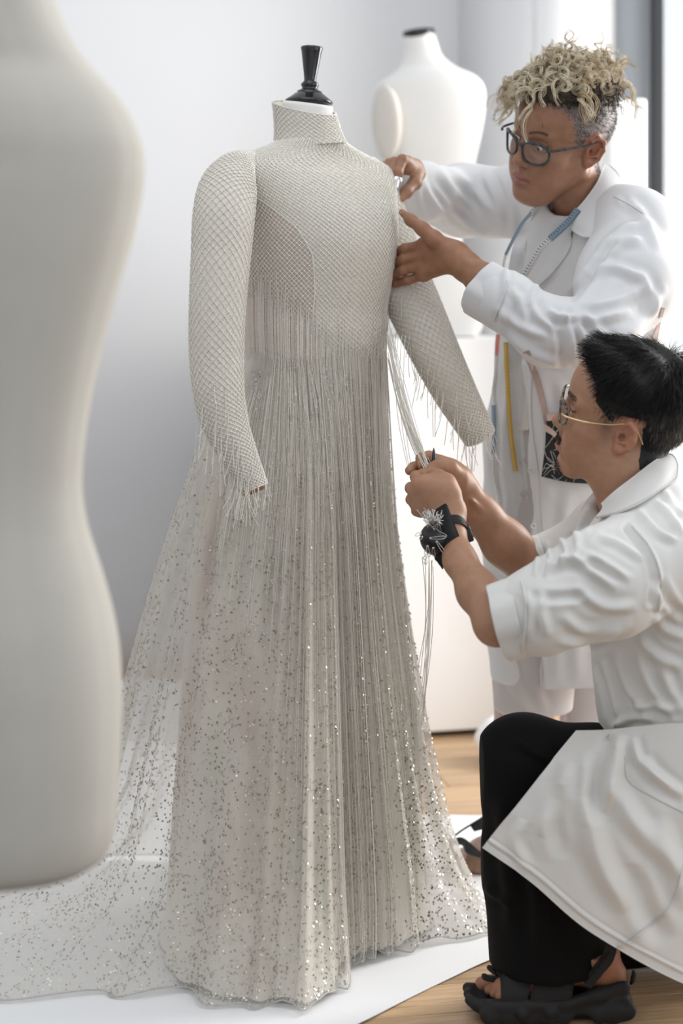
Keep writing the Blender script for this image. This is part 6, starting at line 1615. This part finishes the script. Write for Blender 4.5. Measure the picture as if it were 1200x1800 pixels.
# ------------------------------------------------------------------ things they wear and hold
def ribbon(path, width, n):
    """flat band along world points facing the lens side, from drawn px rows"""
SWB = SWT
def tape_piece(o, pts, wid, name, m, n=60, off=.010, ticks=True, every=5.6, dep=None):
    c = cr(np.array(pts, float), n); t = np.gradient(c, axis=0); t /= np.linalg.norm(t, axis=1)[:, None]; nn = np.stack([-t[:, 1], t[:, 0]], -1)
    D = np.array([SWB.depth(*q) or np.nan for q in c]); mk = np.isnan(D); D = np.interp(np.arange(n), np.where(~mk)[0], D[~mk]) if (~mk).any() else np.full(n, 3.35)
    for _ in range(25): D[1:-1] = (D[:-2] + 2 * D[1:-1] + D[2:]) / 4
    if dep: D = np.linspace(*dep, n)
    D = D - off
    rows = np.stack([np.stack([P(*(c[i] + nn[i] * wid * (k - .5)), D[i] + (.004 if k else 0)) for k in (0, .33, .66, 1)]) for i in range(n)])
    g = orient(rows); V, Q = shell(g, .0008); p = mesh_np(name, V, Q, M[m], o)
    if ticks:
        L = np.concatenate([[0], np.cumsum(np.linalg.norm(np.diff(c, axis=0), axis=1))]); mb = MB(); k = 0
        for s_ in np.arange(1.5, L[-1] - 1, every / 2):
            q = np.array([np.interp(s_, L, c[:, 0]), np.interp(s_, L, c[:, 1])]); i = int(np.argmin(np.abs(L - s_))); d = D[i] - .0006; e = nn[i] * wid; tv = t[i] * .42
            ln = .5 if k % 2 == 0 else .28; k += 1
            a_, b_ = q - e * .46, q - e * (.46 - ln)
            mb.add([P(*(a_ - tv), d), P(*(a_ + tv), d), P(*(b_ + tv), d + .001), P(*(b_ - tv), d + .001)], [[0, 1, 2, 3]])
            if k % 2 == 1 and wid > 7:                # blocky figure beside each long tick
                f0 = q + t[i] * every * .45 + e * .16; w2, h2 = t[i] * .75, e * .20
                mb.add([P(*(f0 - w2 - h2), d), P(*(f0 + w2 - h2), d), P(*(f0 + w2 + h2), d + .0008), P(*(f0 - w2 + h2), d + .0008)], [[0, 1, 2, 3]])
        x = mb.build('printed_scale', M['ink'], p, False); x['kind'] = 'stuff'
M['ink'] = mat('black_print', (.05, .05, .055), .7)
M['tape_white'] = mat('white_tape', (.82, .82, .81), .45, var=.03); M['tape_blue'] = mat('blue_tape', (.27, .36, .45), .45, var=.05); M['tape_red'] = mat('coral_tape', (.80, .30, .24), .45, var=.05); M['tape_yellow'] = mat('yellow_tape', (.76, .50, .10), .45, var=.05)
tp = empty('tape_measure', P(965, 425, 3.28), 'white, blue and yellow tape measure hung round the neck over the lab coat', 'tape measure')
tape_piece(tp, [(1016, 368), (1000, 388), (984, 404), (966, 420)], 12, 'blue_ribbon', 'tape_blue', 24, 0, dep=(3.262, 3.262))
tape_piece(tp, [(966, 420), (950, 436), (938, 456), (926, 476), (917, 491)], 11.5, 'white_ribbon', 'tape_white', 40, 0, dep=(3.262, 3.288))
tape_piece(tp, [(917, 491), (912, 501), (908, 512)], 10, 'coral_ribbon', 'tape_red', 12, 0, dep=(3.288, 3.292))
tape_piece(tp, [(957, 353), (944, 364), (932, 376)], 9, 'white_ribbon', 'tape_white', 16, .016)
tape_piece(tp, [(932, 376), (918, 392), (902, 420), (888, 448)], 5, 'blue_ribbon', 'tape_blue', 30, 0, False, dep=(3.285, 3.335))
tape_piece(tp, [(888, 448), (884, 468), (882, 490)], 4, 'white_ribbon', 'tape_white', 14, 0, False, dep=(3.335, 3.35))
tape_piece(tp, [(875, 588), (874, 606), (873, 624)], 6.5, 'coral_ribbon', 'tape_red', 14, .012, False)
tape_piece(tp, [(873, 624), (871, 660), (867, 690), (867, 712)], 6.5, 'white_ribbon', 'tape_white', 40, .012)
tape_piece(tp, [(867, 712), (868, 745), (867, 798)], 6.5, 'blue_ribbon', 'tape_blue', 30, .012)
tape_piece(tp, [(867, 798), (867, 830), (872, 860), (878, 893)], 6.5, 'white_ribbon', 'tape_white', 40, .012)
tape_piece(tp, [(888, 602), (891, 660), (894, 715), (898, 765), (903, 805), (907, 829)], 7, 'yellow_ribbon', 'tape_yellow', 70, .012)

M['leather'] = mat('pink_beige_leather', (.50, .37, .325), .6, var=.1, bump=.1)
M['mesh_black'] = mat('black_mesh_cloth', (.012, .012, .013), .8, bump=.3, bscale=800)
M['net_thread'] = mat('pale_net_cord', (.50, .49, .46), .7)
bag = empty('crossbody_bag', P(1000, 795, 3.30), 'black netted crossbody bag with pinkish strap hanging on the lab coat', 'bag')
laid(SW, [[(962, 738), (1000, 735), (1050, 733)], [(957, 790), (1000, 795), (1050, 795)], [(951, 838), (1000, 848), (1052, 851)]], 26, 26, 'pouch', M['mesh_black'], bag, .022, .016)
laid(SW, [[(961, 727), (1000, 725), (1050, 723)], [(961, 740), (1000, 738), (1050, 736)]], 8, 24, 'top_band', M['leather'], bag, .026, .004)
laid(SW, [[(919, 620), (929, 616)], [(936, 665), (947, 663)], [(949, 712), (960, 710)], [(957, 748), (966, 747)]], 40, 6, 'strap', M['leather'], bag, .007, .0025)
laid(SW, [[(957, 745), (956, 757)], [(975, 758), (973, 768)], [(990, 780), (984, 786)], [(998, 800), (992, 804)]], 26, 6, 'tab', M['leather'], bag, .028, .0025)
laid(SW, [[(1164, 541), (1168, 542)], [(1155, 570), (1160, 572)], [(1144, 606), (1153, 610)], [(1140, 640), (1149, 642)]], 30, 6, 'strap', M['leather'], bag, .010, .0025)
mbn = MB()
for k in range(34):
    x0, y0 = rng.uniform(953, 1046), rng.uniform(745, 845); a = rng.uniform(0, np.pi); l_ = rng.uniform(18, 55)
    L = []
    for s_ in np.linspace(-.5, .5, 14):
        x, y = x0 + l_ * s_ * math.cos(a), y0 + l_ * s_ * math.sin(a) + 5 * math.sin(5 * s_ + k)
        if 953 < x < 1048 and 742 < y < 846 + (x - 950) * .06:
            d = SW.depth(x, y)
            if d: L.append(P(x, y, d - .0245))
    if len(L) > 3:
        L = np.array(L); L[1:-1] = (L[:-2] + L[1:-1] + L[2:]) / 3; V, Q, T = tube(L, .0005, 4); mbn.add(V, Q, T)
o = mbn.build('netting', M['net_thread'], bag); o['kind'] = 'stuff'

# ---- wrist pincushion
def pincushion():
    o = empty('wrist_pincushion', P(764, 948, 2.83), 'black wrist pincushion bristling with steel pins on the crouching person', 'pincushion')
    M['velvet'] = mat('black_felt', (.008, .008, .009), .85, bump=.3, bscale=800)
    # stiff band plate
    rows = [[(768, 893, 2.862), (780, 885, 2.852), (787, 890, 2.850)], [(772, 925, 2.846), (786, 915, 2.838), (796, 918, 2.842)], [(774, 960, 2.832), (792, 945, 2.822), (809, 950, 2.826)], [(772, 978, 2.828), (788, 968, 2.818), (807, 955, 2.822)], [(770, 990, 2.84), (778, 1000, 2.85), (781, 985, 2.84)]]
    rows = [[(752, 905, 2.868), (780, 886, 2.848), (786, 888, 2.846)], [(755, 925, 2.850), (782, 912, 2.832), (796, 914, 2.834)], [(758, 950, 2.838), (785, 938, 2.818), (809, 948, 2.822)], [(762, 975, 2.83), (785, 968, 2.815), (808, 955, 2.82)], [(764, 984, 2.83), (774, 992, 2.825), (783, 984, 2.825)]]
    V, Q = px_sheet(rows, 30, 24, thick=.004); mesh_np('band', V, Q, M['velvet'], o)
    V, Q = px_sheet([[(763, 980, 2.835), (774, 985, 2.83), (783, 984, 2.835)], [(768, 988, 2.84), (775, 993, 2.838), (781, 990, 2.842)], [(776, 999, 2.848), (778, 1001, 2.848), (779, 999, 2.85)]], 12, 12, thick=.003); mesh_np('band_end', V, Q, M['velvet'], o)
    # domed cushion facing the lens side and a little to the left
    c = P(764, 948, 2.836); ax = np.array((-.38, -.90, .12)); ax /= np.linalg.norm(ax); q = np.array(Vector((0, 0, 1)).rotation_difference(Vector(ax)).to_matrix())
    u = np.linspace(0, 1, 14); pr = [(.0245 * math.cos(a), .026 * math.sin(a)) for a in np.linspace(0, np.pi / 2, 14)]; pr = [(.0225, -.010)] + pr
    V, Q = lathe(pr, (0, 0, 0), 40); V = V * [1, 1.12, 1]; V = V @ q.T + c; mesh_np('cushion', V, Q, M['black_gloss2'], o)
    def dome(px, py):                                   # point of the dome under a drawn position
        best = None
        d_ = P(px, py, 1.0) - [0, 0, CAMH]; d_ /= np.linalg.norm(d_); h = bt.ray_cast(Vector((0, 0, CAMH)), Vector(d_), 10)
        return np.array(h[0]) if h[0] is not None else P(px, py, 2.815)
    bt = BVHTree.FromPolygons(V.tolist(), Q.tolist())
    r2 = np.random.default_rng(3)
    for i in range(52):                                 # dressmaker's pins standing in a tuft
        b = dome(r2.uniform(750, 776), r2.uniform(915, 936)); tgt = P(r2.uniform(738, 782), r2.uniform(893, 916), 2.80 + r2.uniform(-.02, .03))
        if i < 6: tgt = P(733 + 5 * i, 897 - 2 * i, 2.80)
        dr = tgt - b; L = np.linalg.norm(dr); dr /= L; L = min(L, .036)
        V1, Q1, T1 = tube([b - dr * .004, b + dr * L], .00042, 6); mb = MB(); mb.add(V1, Q1, T1); Vh, Qh = lathe([(0, -.0005), (.0011, -.0003), (.0012, .0003), (0, .0006)], (0, 0, 0), 8); mb.add(Vh @ np.array(Vector((0, 0, 1)).rotation_difference(Vector(dr)).to_matrix()).T + b + dr * L, Qh)
        mb.build('pin', M['steel'], o)
    def safety(a, b, w_=.0035):
        a, b = np.array(a), np.array(b); ax_ = b - a; L = np.linalg.norm(ax_); ax_ /= L; s_ = np.cross(ax_, [0, -1, 0]); s_ /= np.linalg.norm(s_)
        pts = [a + s_ * w_ * .3, a + ax_ * L * .5 + s_ * w_ * .8, b - ax_ * .003 + s_ * w_ * .7, b + s_ * w_ * .3, b - s_ * w_ * .4, b - ax_ * .003 - s_ * w_ * .6, a + ax_ * L * .5 - s_ * w_ * .45, a - s_ * w_ * .3]
        V1, Q1, T1 = tube(cr(np.array(pts), 60), .00052, 6); mb = MB(); mb.add(V1, Q1, T1)
        V1, Q1, T1 = tube([a - s_ * w_ * .55, a, a + s_ * w_ * .55], [.0012, .0017, .0012], 8); mb.add(V1, Q1, T1)
        mb.build('safety_pin', M['steel'], o)
    for (x0, y0), (x1, y1) in (((768, 952), (785, 976)), ((757, 946), (783, 944)), ((763, 930), (784, 943)), ((741, 938), (730, 941)), ((752, 960), (755, 978)), ((762, 963), (764, 978)), ((743, 944), (737, 947)), ((748, 968), (751, 975))):
        d0 = np.linalg.norm(dome(x0, y0) - 0) ; a = dome(x0, y0) + ax * .002; b = P(x1, y1, a[1] - .001) if not (742 < x1 < 782) else dome(x1, y1) + ax * .003
        safety(a, b)
    for pts in ([(748, 975, 2.83), (744, 980, 2.83), (746, 984, 2.83), (750, 980, 2.83), (746, 977, 2.83)], [(750, 985, 2.83), (745, 988, 2.83), (748, 992, 2.83), (751, 988, 2.83)]):
        V1, Q1, T1 = tube(cr(np.array([P(*p_) for p_ in pts]), 24), .0007, 6); mesh_np('wire_loop', V1, [Q1, T1], M['steel'], o)
M['black_gloss2'] = mat('black_satin_cushion', (.012, .011, .012), .3, spec=.5, bump=.1, bscale=300)
pincushion()
def fingernail(tipc, d, n, parent, m='nail', L=.0065, W=.005):
    d = np.array(d, float); d /= np.linalg.norm(d); n = np.array(n, float); n -= d * (n @ d); n /= np.linalg.norm(n); s_ = np.cross(n, d)
    u = np.linspace(-1, 1, 9); v = np.linspace(-1, 1, 9); U, W_ = np.meshgrid(u, v, indexing='ij')
    X = U * L * np.sqrt(1 - .35 * W_ ** 2); Y = W_ * W * np.sqrt(1 - .25 * U ** 2); Z = -.0022 * W_ ** 2 - .0008 * U ** 2
    g = np.array(tipc) + X[..., None] * d + Y[..., None] * s_ + Z[..., None] * n; V, Q = shell(g, .0007); return mesh_np('fingernail', V, Q, M[m], parent)
a_ = P(763, 821, 2.944); fingernail(a_, P(757, 824, 2.95) - P(772, 819, 2.95), (-.1, -1, .35), man)
a_ = P(708, 373, 3.186); fingernail(a_, P(704, 370, 3.192) - P(716, 382, 3.18), (.6, -.75, .5), wom, L=.0075, W=.0042)
# ---- watch, bracelet, awl, thimble
def wrist_ring(c, ax, r, w_, th, name, m, parent, n=48, fl=1.0):
    ax = np.array(ax, float); ax /= np.linalg.norm(ax); q = np.array(Vector((0, 0, 1)).rotation_difference(Vector(ax)).to_matrix())
    V, Q = lathe([(r, -w_), (r + th, -w_ * .8), (r + th, w_ * .8), (r, w_), (r - .001, 0), (r, -w_)], (0, 0, 0), n); V = V * [1, fl, 1]
    return mesh_np(name, V @ q.T + np.array(c), Q, M[m], parent)
wax = P(818, 990, 2.80) - P(788, 900, 2.895)
M['watch_black'] = mat('black_watch_strap', (.012, .012, .013), .35, spec=.5, bump=.1, bscale=200)
wt = empty('wristwatch', P(800, 930, 2.868), 'black wristwatch with ribbed strap on the crouching person beside the pincushion', 'watch')
c0 = P(795, 931, 2.867)
for k in range(5):
    wrist_ring(c0 + wax / np.linalg.norm(wax) * (.0042 * (k - 2)), wax, .0232, .0018, .0022, 'strap_rib', 'watch_black', wt)
wrist_ring(c0, wax, .0226, .0095, .0012, 'strap', 'watch_black', wt)
V, Q, T = box((-.0085, -.013, -.014), (.0085, .013, .014), .004); rz = np.array(Matrix.Rotation(math.radians(-18), 3, 'Y')); V = V @ rz.T + P(820, 938, 2.872); mesh_np('case', V, T, M['watch_black'], wt)
V, Q, T = tube([P(829, 942, 2.872), P(832, 943, 2.872)], .0025, 10); mesh_np('crown', V, [Q, T], M['watch_black'], wt)
br = wrist_ring(P(786, 897, 2.90), wax, .0262, .0006, .0010, 'bracelet', 'brass', None); tag(br, 'thin gold thread bracelet above the black pincushion', 'bracelet')
a_ = P(763, 824, 2.962); b_ = P(762, 787, 2.97); aw = MB(); V, Q, T = tube([a_, a_ * .4 + b_ * .6, b_ * .85 + a_ * .15, b_], [.0036, .0036, .0022, .0004], 10); M['awl'] = mat('dark_steel', (.05, .05, .055), .35, metal=.6)
o = mesh_np('sewing_awl', V, [Q, T], M['awl'], None); tag(o, 'small dark pointed awl held upright between the fingers with the strands', 'tool')
tip = P(694, 331, 3.290); base = P(697, 317, 3.295); ax_ = tip - base; q = np.array(Vector((0, 0, 1)).rotation_difference(Vector(ax_ / np.linalg.norm(ax_))).to_matrix())
V, Q = lathe([(.0108, -.004), (.0112, -.0036), (.0106, .004), (.0098, .013), (.0088, .019), (.006, .0225), (0, .0238)], (0, 0, 0), 32); o = mesh_np('thimble', V @ q.T + base, Q, M['steel'], None); tag(o, 'silver thimble on the fingertip at the gown shoulder', 'thimble')
